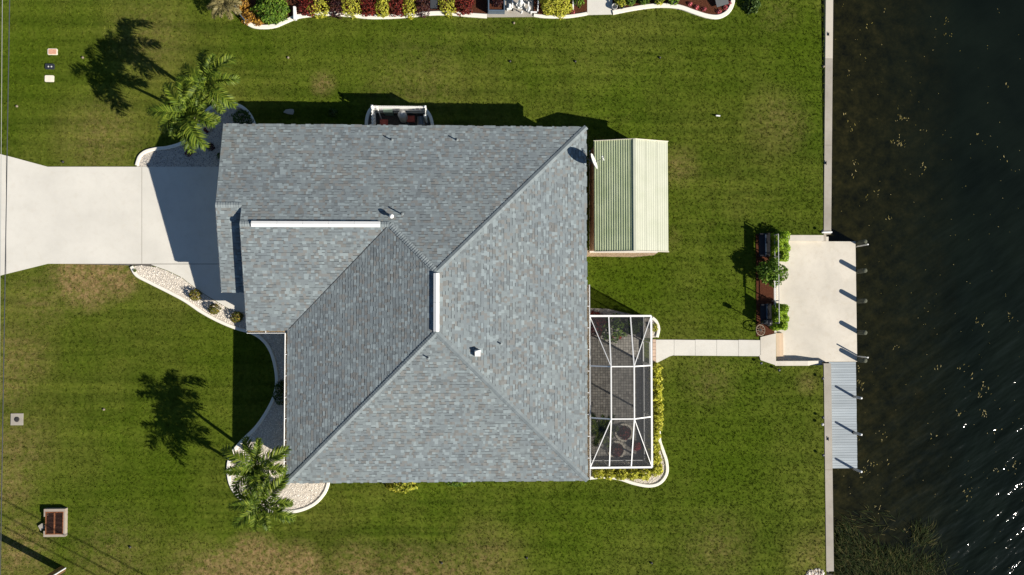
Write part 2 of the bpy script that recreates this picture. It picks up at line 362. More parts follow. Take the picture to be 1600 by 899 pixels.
def stones(poly, dens, size, mat, name, parent, z=0.03, label=None):
    xs = [p[0] for p in poly]; ys = [p[1] for p in poly]
    A = (max(xs) - min(xs)) * (max(ys) - min(ys)); n = int(A * dens)
    X = rng.uniform(min(xs), max(xs), n); Y = rng.uniform(min(ys), max(ys), n); k = inside(poly, X, Y); X = X[k]; Y = Y[k]; n = len(X)
    base = np.array([(1, 0, 0), (0, 1, 0), (-1, 0, 0), (0, -1, 0), (0, 0, 1)], float)
    s = size * rng.uniform(.5, 1.3, (n, 1)); a = rng.uniform(0, 2 * pi, n)
    v = base[None] * rng.uniform(.6, 1.2, (n, 5, 1)) * s[:, :, None] * np.array([1, .8, .6])
    ca, sa = np.cos(a)[:, None], np.sin(a)[:, None]
    vx = v[..., 0] * ca - v[..., 1] * sa + X[:, None]; vy = v[..., 0] * sa + v[..., 1] * ca + Y[:, None]; vz = v[..., 2] + z + rng.uniform(0, .012, (n, 1))
    V = np.stack([vx, vy, vz], -1).reshape(-1, 3)
    F = (np.array([(0, 1, 4), (1, 2, 4), (2, 3, 4), (3, 0, 4)])[None] + 5 * np.arange(n)[:, None, None]).reshape(-1, 3)
    o = npmesh(name, V, F, mat, parent, 'stuff')
    if label: o['label'] = label
    return o

# ---------------------------------------------------------------- ground, water
WALL_X = 21.55          # lawn side of the seawall cap
def CX(y): return 21.44 + max(0.0, y) * .022     # the cap line swings out slightly to the north
lawn_z = 0.0
PAT_Z = -0.42           # sunken dock patio level
wallE = [P(1284.5, 366).x, P(1285, 571).x]
pat = PX([(1211, 372), (1236, 368), (1284, 368), (1284, 571), (1211, 571)])
yN = P(1284, 369).y; yS = P(1284, 571).y; xW = P(1212, 470).x
g = MB()
g.prism([(-400, -400), (CX(-40), -400), (CX(yS), yS), (xW, yS), (xW, yN), (CX(yN), yN), (CX(22), 400), (-400, 400)], -.9, 0)
ground = g.build('ground', M['lawn']); tag(ground, kind='structure', label='mown green lawn round the house, drier at the street side')
w = MB(); w.add([(20.5, -400, -1.0), (420, -400, -1.0), (420, 400, -1.0), (20.5, 400, -1.0)], [(0, 1, 2, 3)])
water = w.build('water', M['water']); tag(water, kind='structure', label='dark canal water beyond the seawall')

# ---------------------------------------------------------------- driveway and walks
drv = thing('driveway', 'pale concrete driveway leading from the street to the garage', 'driveway'); del drv['category']; drv['kind'] = 'structure'
b = MB(); b.prism(PX([(-60, 226), (75, 262), (395, 262), (395, 489), (366, 486), (345, 474), (325, 462), (304, 448), (285, 433), (262, 422), (245, 416), (75, 412), (-60, 446)]), .003, .012)
b.build('joint_bed', M['joint'], drv)
def slab(px, parent, z0=.008, z1=.05, mat=None): return MB().prism(PX(px), z0, z1).build('concrete_slab', mat or M['concrete'], parent)
slab([(-60, 225), (9.5, 243.5), (9.5, 428.5), (-60, 447)], drv)
slab([(10.5, 243.5), (75, 261), (221.6, 261), (221.6, 412.4), (75, 412.4), (10.5, 428.3)], drv)
slab([(222.4, 261), (395, 261), (395, 412.4), (222.4, 412.4)], drv)
slab([(236, 413.2), (395, 413.2), (395, 490), (366, 487), (345, 475), (325, 463), (304, 449), (285, 434), (262, 423), (245, 417)], drv)
KEEP_OUT.append(PX([(-60, 225), (75, 261), (400, 261), (400, 490), (366, 487), (262, 423), (203, 414), (75, 412.4), (-60, 447)]))
wk = thing('garden_walk', 'narrow concrete walk from the screened porch to the dock steps', 'walk'); del wk['category']; wk['kind'] = 'structure'
wxs = [1024.5, 1053, 1086, 1119.5, 1153.5, 1187.5]
for i in range(5):
    a, c = wxs[i] + .2, wxs[i + 1] - .2
    if i == 0: pts = [(a, 531), (c, 531), (c, 555), (1046, 557), (a, 568)]
    else: pts = [(a, 531 + .3 * (i > 2)), (c, 531.5 + .3 * (i > 2)), (c, 555.5 + .3 * i), (a, 555.3 + .3 * i)]
    slab(pts, wk)
MB().prism(PX([(1024.5, 532), (1187, 533), (1187, 555), (1046, 556), (1024.5, 567)]), .003, .01).build('joint_bed', M['joint'], wk)
brs = []
for i in range(7):
    y0 = 530.5 + i * 5.4
    brs.append(MB().prism(PX([(1019.5, y0), (1024.3, y0), (1024.3, y0 + 5), (1019.5, y0 + 5)]), .005, .06).build('paver_brick', simple('pink_paver', (.55, .40, .30), .85, .15, 5) if i == 0 else brs[0].data.materials[0], wk))
KEEP_OUT.append(PX([(1018, 530), (1188, 531.5), (1188, 557.5), (1048, 556.5), (1018, 571)]))

# ---------------------------------------------------------------- planting beds and curbs
def bed(label, poly_px, curb_px, dens, size, smat, cw=.2, cz=.11, base=None, close=None):
    t = thing('gravel_bed', label, 'bed', (0, 0, 0)); 
    line = catmull(PX(curb_px), 8)
    poly = line + PX(close or [])
    MB().prism(poly, .002, .03).build('bed_base', base or M['bed'], t)
    if dens: stones(poly, dens, size, smat, 'gravel', t)
    curb_mb(line, cw, 0, cz).build('curb', M['curb'], t)
    KEEP_OUT.append(poly); KEEP_OUT.append([(p[0] + (.12 if i else .12), p[1]) for i, p in enumerate(poly)]); return t
bed('grey gravel bed with curved curb between the driveway and the twin palms', None,
    [(214, 259), (219, 245), (229, 237), (245, 233), (263, 231), (285, 224), (302, 211), (313, 193), (325, 173), (342, 163), (362, 162), (380, 169), (392, 182), (399, 200), (400, 214)],
    260, .035, M['stone_grey'], close=[(400, 262), (214, 262)])
bed('cream gravel bed winding from the walk round the front corner palms', None,
    [(206, 417), (214, 430), (234, 441), (262, 455), (290, 470), (315, 487), (343, 502), (370, 513), (394, 520), (412, 532), (424, 550), (431, 575), (433, 600), (428, 622), (415, 647), (400, 668), (380, 688), (363, 708), (357, 730), (361, 757), (376, 778), (402, 793), (435, 799), (465, 798), (490, 788), (506, 772), (513, 755), (514, 738)],
    260, .04, M['stone'], close=[(470, 735), (470, 495), (395, 490), (366, 488), (345, 476), (325, 464), (304, 450), (285, 435), (262, 424), (245, 418), (220, 415)])
bed('gravel bed wrapped round the south corner of the screened porch', None,
    [(918, 747), (945, 745), (968, 748), (990, 755), (1014, 759), (1031, 754), (1041, 740), (1041, 722), (1035, 703), (1030, 687), (1029, 660)],
    200, .04, M['stone'], close=[(1030, 575), (1019, 568), (1003, 568), (1003, 722), (918, 722)])
bed('small strip of gravel at the north corner of the screened porch', None,
    [(1019, 497), (1025, 503), (1028.5, 514), (1026, 527)], 150, .04, M['stone'], close=[(1018, 528), (1002, 528), (1002, 497)])
t = thing('gravel_bed', 'dark grey gravel patch between the house wall and screened porch', 'bed')
poly = PX([(905, 481), (950, 483), (985, 491), (1003, 499), (1003, 503), (905, 503)]); MB().prism(poly, .002, .03).build('bed_base', M['bed'], t); stones(poly, 350, .035, M['stone_grey'], 'gravel', t); KEEP_OUT.append(poly)

# ---------------------------------------------------------------- the house
ZE = 2.75; PT = .25; SL = sqrt(1 + PT * PT)
XL, XR, YS_, YN_ = -11.03, 6.23, -9.75, 10.87
GX, GY = -13.36, -1.04          # garage gable and its south eave
LX, LY = -14.80, 1.15          # front bay gable and its south eave
HW = (XR - XL) / 2; RX = (XL + XR) / 2; RY0, RY1 = YS_ + HW, YN_ - HW
GR = (YN_ + GY) / 2; GH = (YN_ - GY) / 2; LR = (YN_ + LY) / 2; LH = (YN_ - LY) / 2
def rz(v): return ZE + v * PT
house = thing('house', 'large single storey house with a hipped grey shingle roof', 'house', (RX, RY0 + 1, 0))
wl_ = MB().prism([(LX + .45, YN_ - .4), (XR - .4, YN_ - .4), (XR - .4, YS_ + .4), (XL + .4, YS_ + .4), (XL + .4, GY + .4), (GX + .4, GY + .4), (GX + .4, LY + .4), (LX + .45, LY + .4)], 0, 2.64)
wall = wl_.build('wall', M['cream'], house)
# planes: eave direction U, up-slope plan direction V, range(v) -> (u0,u1)
planes = {
 'north': (Vector((0, YN_, ZE)), Vector((1, 0, 0)), Vector((0, -1, 0)), HW, lambda v: ((LX if v < LH else (GX if v < GH else RX - (HW - v))), XR - v)),
 'west': (Vector((XL, 0, ZE)), Vector((0, 1, 0)), Vector((1, 0, 0)), HW, lambda v: (YS_ + v, GY + v if v < GH else YN_ - v)),
 'garage_south': (Vector((0, GY, ZE)), Vector((1, 0, 0)), Vector((0, 1, 0)), GH, lambda v: (GX, XL + v)),
 'bay_south': (Vector((0, LY, ZE)), Vector((1, 0, 0)), Vector((0, 1, 0)), LH, lambda v: (LX, GX + .3)),
 'east': (Vector((XR, 0, ZE)), Vector((0, 1, 0)), Vector((-1, 0, 0)), HW, lambda v: (YS_ + v, YN_ - v)),
 'south': (Vector((0, YS_, ZE)), Vector((1, 0, 0)), Vector((0, 1, 0)), HW, lambda v: (XL + v, XR - v)),
}
deckm = MB()
def pp(pl, u, v, h=0.0):
    O, U, V, mx, r = planes[pl]; n = Vector((-V.x * PT, -V.y * PT, 1)).normalized()
    return O + U * u + V * v + Vector((0, 0, v * PT)) + n * h
def poly_of(pl):
    O, U, V, mx, r = planes[pl]; e = 1e-4
    br = {'north': [0, LH - e, LH + e, GH - e, GH + e, mx], 'west': [0, GH, mx], 'garage_south': [0, GH], 'bay_south': [0, LH], 'east': [0, mx], 'south': [0, mx]}[pl]
    return [(r(v)[0], v) for v in br], [(r(v)[1], v) for v in br]
for pl in planes:
    A, B = poly_of(pl)
    for (a0, v0), (a1, v1), (b0, _), (b1, _) in zip(A, A[1:], B, B[1:]):
        if v1 - v0 < .01: continue
        top = [pp(pl, a0, v0, -.005), pp(pl, b0, v0, -.005), pp(pl, b1, v1, -.005), pp(pl, a1, v1, -.005)]
        deckm.add(top, [(0, 1, 2, 3)])
roof = deckm.build('roof', M['deck_under'], house)
# fascia and soffit
fb = MB()
ring = [(LX, YN_), (XR, YN_), (XR, YS_), (XL, YS_), (XL, GY), (GX, GY), (GX, LY), (LX, LY)]
for a, b_ in (((LX, YN_), (XR, YN_)), ((XR, YN_), (XR, YS_)), ((XR, YS_), (XL, YS_)), ((XL, YS_), (XL, GY)), ((XL, GY), (GX, GY)), ((GX, LY), (LX, LY))):
    d = Vector((b_[0] - a[0], b_[1] - a[1], 0)).normalized(); n = Vector((d.y, -d.x, 0)) * -1
    c = Vector((a[0], a[1], 0)); e = Vector((b_[0], b_[1], 0)); off = Vector((-d.y, d.x, 0)) * -.03
    fb.beam(c + off + Vector((0, 0, 2.655)) + d * .02, e + off + Vector((0, 0, 2.655)) - d * .02, .03, .17)
fb.build('fascia', M['fascia'], house)
MB().prism([(x * .999, y * .999) for x, y in ring], 2.60, 2.62).build('soffit', M['fascia'], house)
rk = MB()
for X, yr, ye0, ye1, zr in ((LX, LR, YN_, LY, rz(LH)), (GX, GR, LR, GY, rz(GH))):
    for ye in (ye0, ye1):
        zz = rz(abs(ye - YN_)) if ye == LR else ZE
        rk.beam((X - .01, yr, zr - .11), (X - .01, ye, zz - .11), .03, .18)
rk.build('rake_board', M['fascia'], house)
gw = MB()      # gable walls
for X, yr, y0, y1, zr in ((LX + .45, LR, YN_ - .4, LY + .4, rz(LH)), (GX + .25, GR, YN_ - .4, GY + .4, rz(GH))):
    gw.add([(X, y0, 2.6), (X, y1, 2.6), (X, y1, rz(.4) - .06), (X, yr, zr - .06), (X, y0, rz(.4) - .06)], [(0, 1, 2, 3, 4)])
gw.build('gable_wall', M['cream'], house)
# garage door and front windows, under the eaves
gd = MB(); 
for k in range(4): gd.box(LX + .40, LX + .44, 4.7, 9.7, .06 + k * .54, .58 + k * .54)
gd.build('garage_door', M['white'], house)
for (x0, x1, y0, y1) in ((XL + .34, XL + .39, -6.5, -4.7), (XL + .34, XL + .39, -3.0, -1.2), (XR - .39, XR - .34, 8.5, 9.9), (-6, -4.4, YS_ + .34, YS_ + .39), (0, 1.6, YS_ + .34, YS_ + .39)):
    f = MB().box(x0, x1, y0, y1, .95, 2.15).build('window', M['white'], house)
    dx = .012
    if x1 - x0 < .1: MB().box(x0 - dx, x1 + dx, y0 + .08, y1 - .08, 1.03, 2.07).build('pane', M['plastic_dark'], f)
    else: MB().box(x0 + .08, x1 - .08, y0 - dx, y1 + dx, 1.03, 2.07).build('pane', M['plastic_dark'], f)
# shingles, every tab a raised piece
def lay_shingles(pl):
    O, U, V, mx, r = planes[pl]; n = Vector((-V.x * PT, -V.y * PT, 1)).normalized()
    vs = []; cnt = 0; ex = .163; k = 0; v = -.03
    Oa = np.array(O); Ua = np.array(U); Va = np.array((V.x, V.y, PT)); Na = np.array(n)
    while v < mx - .01:
        v0 = v; v1 = min(v + ex + .01, mx)
        vc0 = max(v0, 0); a0, b0 = r(vc0); vm = (v0 + ex / 2)
        a1, b1 = r(min(v1, mx) - 1e-4)
        if abs(a1 - a0) > .5: a0 = a1 = max(a0, a1)
        lo = min(a0, a1); hi = max(b0, b1)
        if pl in ('garage_south', 'west'): pass
        u = lo - random.uniform(0, .3)
        while u < hi:
            wd = random.choice((.12, .15, .18, .22, .27)) * random.uniform(.9, 1.1); u1 = u + wd
            th = random.choice((.006, .007, .009, .011)); rec = random.choice((0, 0, 0, .032, .042))
            c = [(max(a0, min(b0, u)), v0 + rec), (max(a0, min(b0, u1)), v0 + rec), (max(a1, min(b1, u1)), v1), (max(a1, min(b1, u)), v1)]
            if c[1][0] - c[0][0] > .01 or c[2][0] - c[3][0] > .01:
                jj = random.uniform(-.006, .006)
                for i, (uu, vv) in enumerate(c):
                    vs.append(Oa + Ua * uu + Va * (vv + (jj if i < 2 else 0)) + Na * (th if i < 2 else .0))
                for i in (0, 1):
                    vs.append(Oa + Ua * c[i][0] + Va * (c[i][1] + jj) + Na * -.004)
                cnt += 1
            u = u1
        v += ex; k += 1
    V_ = np.array(vs)
    flip = U.cross(Vector((V.x, V.y, 0))).z < 0
    # 0,1 lower raised; 2,3 upper; 4,5 lower base
    f = np.array([(0, 1, 2, 3), (4, 5, 1, 0), (0, 3, 3, 4), (5, 2, 2, 1)])
    q = np.array([(0, 1, 2, 3), (4, 5, 1, 0)])
    if flip: q = q[:, ::-1]
    F = (q[None] + 6 * np.arange(cnt)[:, None, None]).reshape(-1, 4)
    return npmesh('shingles', V_, F, M['shingle'], roof, 'stuff')
for pl in planes: lay_shingles(pl)
# ridge and hip caps
def caps(a, b, wdt=.15, drop=PT * .15):
    a = Vector(a); b = Vector(b); d = b - a; L = d.length; d.normalize(); side = Vector((d.y, -d.x, 0)).normalized()
    mb = MB(); n = int(L / .14)
    for i in range(n):
        p = a + d * (L * i / n); q = a + d * (L * (i + 1.15) / n)
        h0 = .055; h1 = .03
        jit = random.uniform(-.008, .008)
        vs = [p + side * (wdt + jit) + Vector((0, 0, h0 - drop)), p + Vector((0, 0, h0 + .012)), p - side * (wdt - jit) + Vector((0, 0, h0 - drop)),
              q + side * wdt + Vector((0, 0, h1 - drop)), q + Vector((0, 0, h1 + .012)), q - side * wdt + Vector((0, 0, h1 - drop)),
              p + side * wdt + Vector((0, 0, -.02)), p - side * wdt + Vector((0, 0, -.02))]
        mb.add(vs, [(0, 1, 4, 3), (1, 2, 5, 4), (6, 7, 2, 1, 0), (6, 0, 3), (7, 5, 2)])
    return mb.build('ridge_cap', M['capsh'], roof, kind='stuff')
zt = rz(HW); zg = rz(GH); zl = rz(LH)
caps((XR, YN_, ZE), (RX, RY1, zt)); caps((XL, YS_, ZE), (RX, RY0, zt)); caps((XR, YS_, ZE), (RX, RY0, zt))
caps((RX - (HW - GH), GR, zg), (RX, RY1, zt)); caps((RX, RY0, zt), (RX, RY1, zt)); caps((GX, GR, zg), (RX - (HW - GH), GR, zg)); caps((LX, LR, zl), (GX, LR, zl))
# valley line between the garage slope and the west slope
MB().tube([(XL + .05, GY + .05, ZE + .02), (XL + GH, GY + GH, zg + .02)], .02, 5).build('valley_flashing', M['pipe'], roof)
# white ridge vents
def ridge_vent(a, b):
    a = Vector(a); b = Vector(b); d = (b - a).normalized(); s = Vector((d.y, -d.x, 0)); m = MB(); L = (b - a).length; n = max(2, int(L / 1.22))
    objs = []
    v = None
    for i in range(n):
        p = a + d * (L * i / n + .006); q = a + d * (L * (i + 1) / n - .006)
        k = [(-.16, -.02), (-.16, .07), (0, .13), (.16, .07), (.16, -.02)]
        vs = [p + s * x + Vector((0, 0, z)) for x, z in k] + [q + s * x + Vector((0, 0, z)) for x, z in k]
        o = MB().add(vs, [(0, 1, 6, 5), (1, 2, 7, 6), (2, 3, 8, 7), (3, 4, 9, 8), (0, 4, 3, 2, 1), (5, 6, 7, 8, 9)]).build('ridge_vent_section', M['white'], roof)
x0 = P(393, 350, zg).x; x1 = P(594, 350, zg).x
ridge_vent((x0, GR, zg + .02), (x1, GR, zg + .02)); ridge_vent((RX, RY1 - .08, zt + .02), (RX, RY0 + .05, zt + .02))
# gutters
def gutter(a, b, side, hang=None):
    a = Vector(a); b = Vector(b); s = Vector(side); d = (b - a).normalized(); gt = MB()
    k = [(.0, .02), (.0, -.12), (.11, -.12), (.13, .01), (.155, .01), (.13, -.14), (-.01, -.14)]
    vs = [a + s * x + Vector((0, 0, z)) for x, z in k] + [b + s * x + Vector((0, 0, z)) for x, z in k]; n = len(k)
    gt.add(vs, [(i, (i + 1) % n, n + (i + 1) % n, n + i) for i in range(n)] + [tuple(range(n)), tuple(range(2 * n - 1, n - 1, -1))])
    g_ = gt.build('gutter', M['white'], house)
    MB().beam(a + s * .06 + Vector((0, 0, -.112)), b + s * .06 + Vector((0, 0, -.112)), .10, .012).build('gutter_debris', M['gutter_in'], g_)
    L = (b - a).length; m = max(2, int(L / (hang or 1.2)))
    for i in range(1, m): 
        p = a + d * (L * i / m); MB().beam(p, p + s * .14 + Vector((0, 0, .0)), .035, .008).build('hanger', M['white'], g_)
gutter((XL - .02, YS_, ZE - .02), (XL - .02, GY - .16, ZE - .02), (-1, 0, 0))
gutter((GX, GY - .02, ZE - .02), (XL - .17, GY - .02, ZE - .02), (0, -1, 0), .95)
yg = P(917, 445, ZE).y
gutter((XR + .03, YS_ + .02, ZE - .03), (XR + .03, yg, ZE - .03), (1, 0, 0))
# roof pipes and vents
def on_roof(px, py):
    z = 4.0
    for _ in range(12):
        q = P(px, py, z); x, y = q.x, q.y
        z = ZE + PT * min(YN_ - y, XR - x, y - YS_ if x > XL else 99, max(x - XL, min(y - GY, YN_ - y)) if x < RX else 99)
    return Vector((x, y, z))
for px, py, h in ((612, 219, .28), (713.5, 219, .28), (628, 335, .45), (669, 559, .25), (782, 537, .18)):
    q = on_roof(px, py)
    v = MB().tube([q - Vector((0, 0, .1)), q + Vector((0, 0, h))], .04, 10).build('vent_pipe', M['pipe'], house, True)
    MB().lathe((q.x, q.y, q.z - .02), [(.13, 0), (.10, .03), (.05, .07)], 12).build('pipe_boot', M['capsh'], v, True)
for px, py in ((612.5, 339), (746.5, 552)):
    q = on_roof(px, py); big = px > 700
    if big:
        v = MB().box(q.x - .16, q.x + .16, q.y - .17, q.y + .17, q.z - .05, q.z + .30).build('vent_cap', M['white'], house)
        MB().tube([(q.x - .18, q.y + .14, q.z + .30), (q.x + .18, q.y + .14, q.z + .30)], .05, 8).build('vent_hood', M['white'], v, True)
    else:
        v = MB().lathe((q.x, q.y, q.z - .05), [(.08, 0), (.08, .32), (.14, .34), (.13, .42), (.05, .50)], 16).build('vent_cap', M['white'], house, True)
# satellite dish at the east eave
q = P(917, 249, ZE + .1); D = thing('satellite_dish', 'white satellite dish on a bracket at the house eave above the shed', 'satellite dish', (q.x, q.y, q.z))
c = P(926.7, 253, 3.5); nrm = Vector((.89, .32, .36)).normalized(); a_ = nrm.orthogonal().normalized(); up_ = Vector((0, 0, 1)); a_ = (up_ - nrm * up_.dot(nrm)).normalized(); b2 = nrm.cross(a_)
m = MB(); N1 = 24; rings = [(0, 0), (.12, .004), (.28, .02), (.42, .05), (.52, .08)]
for side in (0, .015):
    k0 = len(m.v)
    for r_, dz in rings:
        for j in range(N1):
            th = 2 * pi * j / N1; m.v.append(tuple(c + (a_ * cos(th) * r_ * 1.0 + b2 * sin(th) * r_ * .92) + nrm * (dz - side)))
    for i in range(len(rings) - 1):
        for j in range(N1):
            f = (k0 + i * N1 + j, k0 + i * N1 + (j + 1) % N1, k0 + (i + 1) * N1 + (j + 1) % N1, k0 + (i + 1) * N1 + j); m.f.append(f)
m.build('dish', M['white'], D, True)
hd = c + nrm * .60 - a_ * .12
MB().tube([c - a_ * .46 - nrm * .02, hd - a_ * .1, hd], .015, 6).build('feed_arm', M['pipe'], D)
MB().tube([hd - nrm * .05 - b2 * .1, hd + nrm * .02 - b2 * .1], .035, 8).tube([hd - nrm * .05 + b2 * .1, hd + nrm * .02 + b2 * .1], .035, 8).tube([hd - b2 * .15, hd + b2 * .15], .018, 6).tube([hd - nrm * .05, hd + nrm * .02], .035, 8).build('receiver', M['white'], D, True)
base = Vector((XR - .15, q.y - .1, ZE + .08))
MB().tube([base, base + Vector((.05, .1, .35)), c - nrm * .02], .022, 8).tube([base + Vector((.1, -.28, -.02)), c - nrm * .04 - a_ * .1], .014, 6).tube([base + Vector((.1, .3, -.02)), c - nrm * .04 - a_ * .1], .014, 6).build('bracket', M['pipe'], D)

# ---------------------------------------------------------------- shed
SX0, SX1, SXR = P(928, 300, 2.35).x, P(1044, 300, 2.35).x, P(991.5, 300, 3.0).x
SY0, SY1 = P(990, 391.5, 3.0).y, P(990, 217.5, 3.0).y; SY0 -= .02
shed = thing('garden_shed', 'brown shed with a green metal gable roof, sunlight painted into its paler side', 'shed', ((SX0 + SX1) / 2, (SY0 + SY1) / 2, 0))
zs, zr_ = 2.35, 3.0
MB().prism(PX([(905, 393), (921, 391), (1000, 391), (1030, 393), (1022, 399), (990, 402), (925, 401), (905, 402)]), .003, .02).build('bare_soil_strip', M['soil'], None).update_tag()
tag(col.objects['bare_soil_strip'], 'bare tan soil strip along the foot of the shed', kind='structure'); KEEP_OUT.append(PX([(905, 393), (1030, 393), (1022, 399), (990, 402), (925, 401), (905, 402)]))
MB().prism([(SX0 + .05, SY0 + .1), (SX1 - .15, SY0 + .1), (SX1 - .15, SY1 - .1), (SX0 + .05, SY1 - .1)], .0, .08).build('slab', M['concrete'], shed)
sw = MB(); x0, x1, y0, y1 = SX0 + .06, SX1 - .2, SY0 + .2, SY1 - .2
sw.add([(x0, y0, .08), (x1, y0, .08), (x1, y1, .08), (x0, y1, .08), (x0, y0, zs - .05), (x1, y0, zs - .05), (x1, y1, zs - .05), (x0, y1, zs - .05), (SXR, y0, zr_ - .08), (SXR, y1, zr_ - .08)],
       [(0, 1, 5, 8, 4), (2, 3, 7, 9, 6), (0, 4, 7, 3), (1, 2, 6, 5)]); sw.build('wall', M['brown_wall'], shed)
KEEP_OUT.append([(SX0, SY0 + .05), (SX1 - .15, SY0 + .05), (SX1 - .15, SY1 - .1), (SX0, SY1 - .1)])
for k in range(8):      # battens on the west wall
    yy = y0 + (y1 - y0) * (k + .5) / 8; MB().box(x0 - .025, x0 - .001, yy - .03, yy + .03, .1, zs - .08).build('batten', M['brown_wall'], shed)
def corrug(xa, za, xb, zb, n, mat, amp):
    m = MB(); d = Vector((xb - xa, 0, zb - za)); nn = Vector((-(zb - za), 0, xb - xa)).normalized(); nn = nn if nn.z > 0 else -nn
    pts = []
    for i in range(n):
        for t, h in ((0, 0), (.30, 0), (.42, 1), (.78, 1), (.9, 0)): pts.append((Vector((xa, 0, za)) + d * ((i + t) / n), h))
    pts.append((Vector((xb, 0, zb)), 0))
    for (p, h) in pts: m.v += [tuple(p + nn * h * amp + Vector((0, SY0, 0))), tuple(p + nn * h * amp + Vector((0, SY1, 0)))]
    for i in range(len(pts) - 1): m.f.append((2 * i, 2 * i + 2, 2 * i + 3, 2 * i + 1))
    k0 = len(m.v)
    for (p, h) in pts: m.v += [tuple(p + nn * (h * amp - .02) + Vector((0, SY0, 0))), tuple(p + nn * (h * amp - .02) + Vector((0, SY1, 0)))]
    for i in range(len(pts) - 1): m.f.append((k0 + 2 * i, k0 + 2 * i + 1, k0 + 2 * i + 3, k0 + 2 * i + 2))
    return m
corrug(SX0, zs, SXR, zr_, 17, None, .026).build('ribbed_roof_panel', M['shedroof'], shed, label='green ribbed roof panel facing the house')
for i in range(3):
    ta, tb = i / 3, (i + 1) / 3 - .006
    corrug(SXR + (SX1 - SXR) * ta, zr_ + (zs - zr_) * ta, SXR + (SX1 - SXR) * tb, zr_ + (zs - zr_) * tb, 5, None, .008).build('roof_panel', M['shedroof_sunlit'], shed)
MB().beam((SXR, SY0 - .01, zr_ + .045), (SXR, SY1 + .01, zr_ + .045), .16, .02).build('ridge_flashing', M['shedroof_sunlit'], shed)
for Y in (SY0 - .012, SY1 + .012):
    MB().beam((SX0, Y, zs), (SXR, Y, zr_), .03, .12).beam((SX1, Y, zs), (SXR, Y, zr_ + .001), .032, .12).build('verge_trim', M['cream_lid'], shed)

# ---------------------------------------------------------------- screened porch
cz = 2.5
CX0, CX1 = XR + .19, P(1018, 610, cz).x; CY0, CY1 = P(970, 730.5, cz).y, P(970, 494, cz).y
cage = thing('screened_porch', 'white framed screened porch on the back of the house', 'screened porch', ((CX0 + CX1) / 2, (CY0 + CY1) / 2, 0))
fl = MB().box(CX0 - .5, CX1, CY0, CY1, 0.0, .05).build('floor', M['joint'], cage)
pv = MB(); y = CY0 + .02
while y < CY1 - .1:
    x = CX0 - .45
    off = .0
    while x < CX1 - .12:
        hh = random.uniform(.078, .086); pv.box(x, min(x + .145, CX1 - .02), y, y + .145, .05, hh); x += .16
    y += .16
pv.build('pavers', M['paver'], fl, kind='stuff')
KEEP_OUT.append([(CX0 - .5, CY0), (CX1, CY0), (CX1, CY1), (CX0 - .5, CY1)])
zt2 = 3.45
def cp(px, py, z): return P(px, py, z)
Yb1 = P(970, 573, zt2).y; Yb2 = P(970, 655, zt2).y
Xa, Xb = P(955, 610, zt2).x, P(991, 610, zt2).x
Xa_e, Xb_e = P(951, 494, cz).x, P(985, 494, cz).x
bw = .068
def bar(a, b, w=bw, h=.06, name='roof_beam'): return MB().beam(a, b, w, h).build(name, M['white'], cage)
TL, TR_, BL, BR = (CX0, CY1, cz + .05), (CX1, CY1, cz), (CX0, CY0, cz + .05), (CX1, CY0, cz)
A1, A2, B1, B2 = (Xa, Yb1, zt2), (Xa, Yb2, zt2), (Xb, Yb1, zt2), (Xb, Yb2, zt2)
E1, E2, F1, F2 = (Xa_e, CY1, cz), (Xa_e, CY0, cz), (Xb_e, CY1, cz), (Xb_e, CY0, cz)
L1, L2_, R1, R2 = (CX0, Yb1, cz + .3), (CX0, Yb2, cz + .3), (CX1, Yb1, cz), (CX1, Yb2, cz)
for a, b_ in ((TL, TR_), (BL, BR), (TR_, BR), (TL, BL)): bar(a, b_, .11, .10, 'eave_beam')
for a, b_ in ((E1, A1), (A1, A2), (A2, E2), (F1, B1), (B1, B2), (B2, F2)): bar(a, b_)
for a, b_ in ((L1, A1), (A1, B1), (B1, R1), (L2_, A2), (A2, B2), (B2, R2)): bar(a, b_, .07, .05, 'cross_beam')
for a, b_ in ((TL, A1), (TR_, B1), (BL, A2), (BR, B2)): bar(a, b_, .042, .05, 'hip_beam')
def scr(*pts):
    c = sum((Vector(p) for p in pts), Vector()) / len(pts)
    pts = [Vector(p) + (c - Vector(p)).normalized() * .02 + Vector((0, 0, -.03)) for p in pts]
    mb = MB().add(pts + [p - Vector((0, 0, .002)) for p in pts], [tuple(range(len(pts)))]); mb.v = mb.v[:len(pts)]
    return mb.build('screen_panel', M['screen'], cage)
for q_ in ((TL, E1, A1), (TL, A1, L1), (E1, F1, B1, A1), (F1, TR_, B1), (TR_, R1, B1), (L1, A1, A2, L2_), (A1, B1, B2, A2), (B1, R1, R2, B2), (L2_, A2, BL), (A2, E2, BL), (A2, B2, F2, E2), (B2, BR, F2), (B2, R2, BR)): scr(*q_)
def wallscreen(a, b_):
    a = Vector(a); b_ = Vector(b_); MB().add([(a.x, a.y, .35), (b_.x, b_.y, .35), (b_.x, b_.y, cz - .05), (a.x, a.y, cz - .05)], [(0, 1, 2, 3)]).build('screen_panel', M['screen'], cage)
    MB().beam((a.x, a.y, .19), (b_.x, b_.y, .19), .02, .30).build('kick_plate', M['white'] if 0 else M['pipe'], cage)
    for z in (.04, .36): MB().beam((a.x, a.y, z), (b_.x, b_.y, z), .06, .05).build('rail', M['white'], cage)
for y_ in (CY1, Yb1, Yb2, CY0): MB().box(CX1 - .04, CX1 + .04, y_ - .04, y_ + .04, .05, cz - .05).build('post', M['white'], cage)
for x_ in (Xa_e, Xb_e):
    for y_ in (CY0, CY1): MB().box(x_ - .03, x_ + .03, y_ - .03, y_ + .03, .05, cz - .05).build('post', M['white'], cage)
dy = P(1003, 531).y, P(1003, 568).y
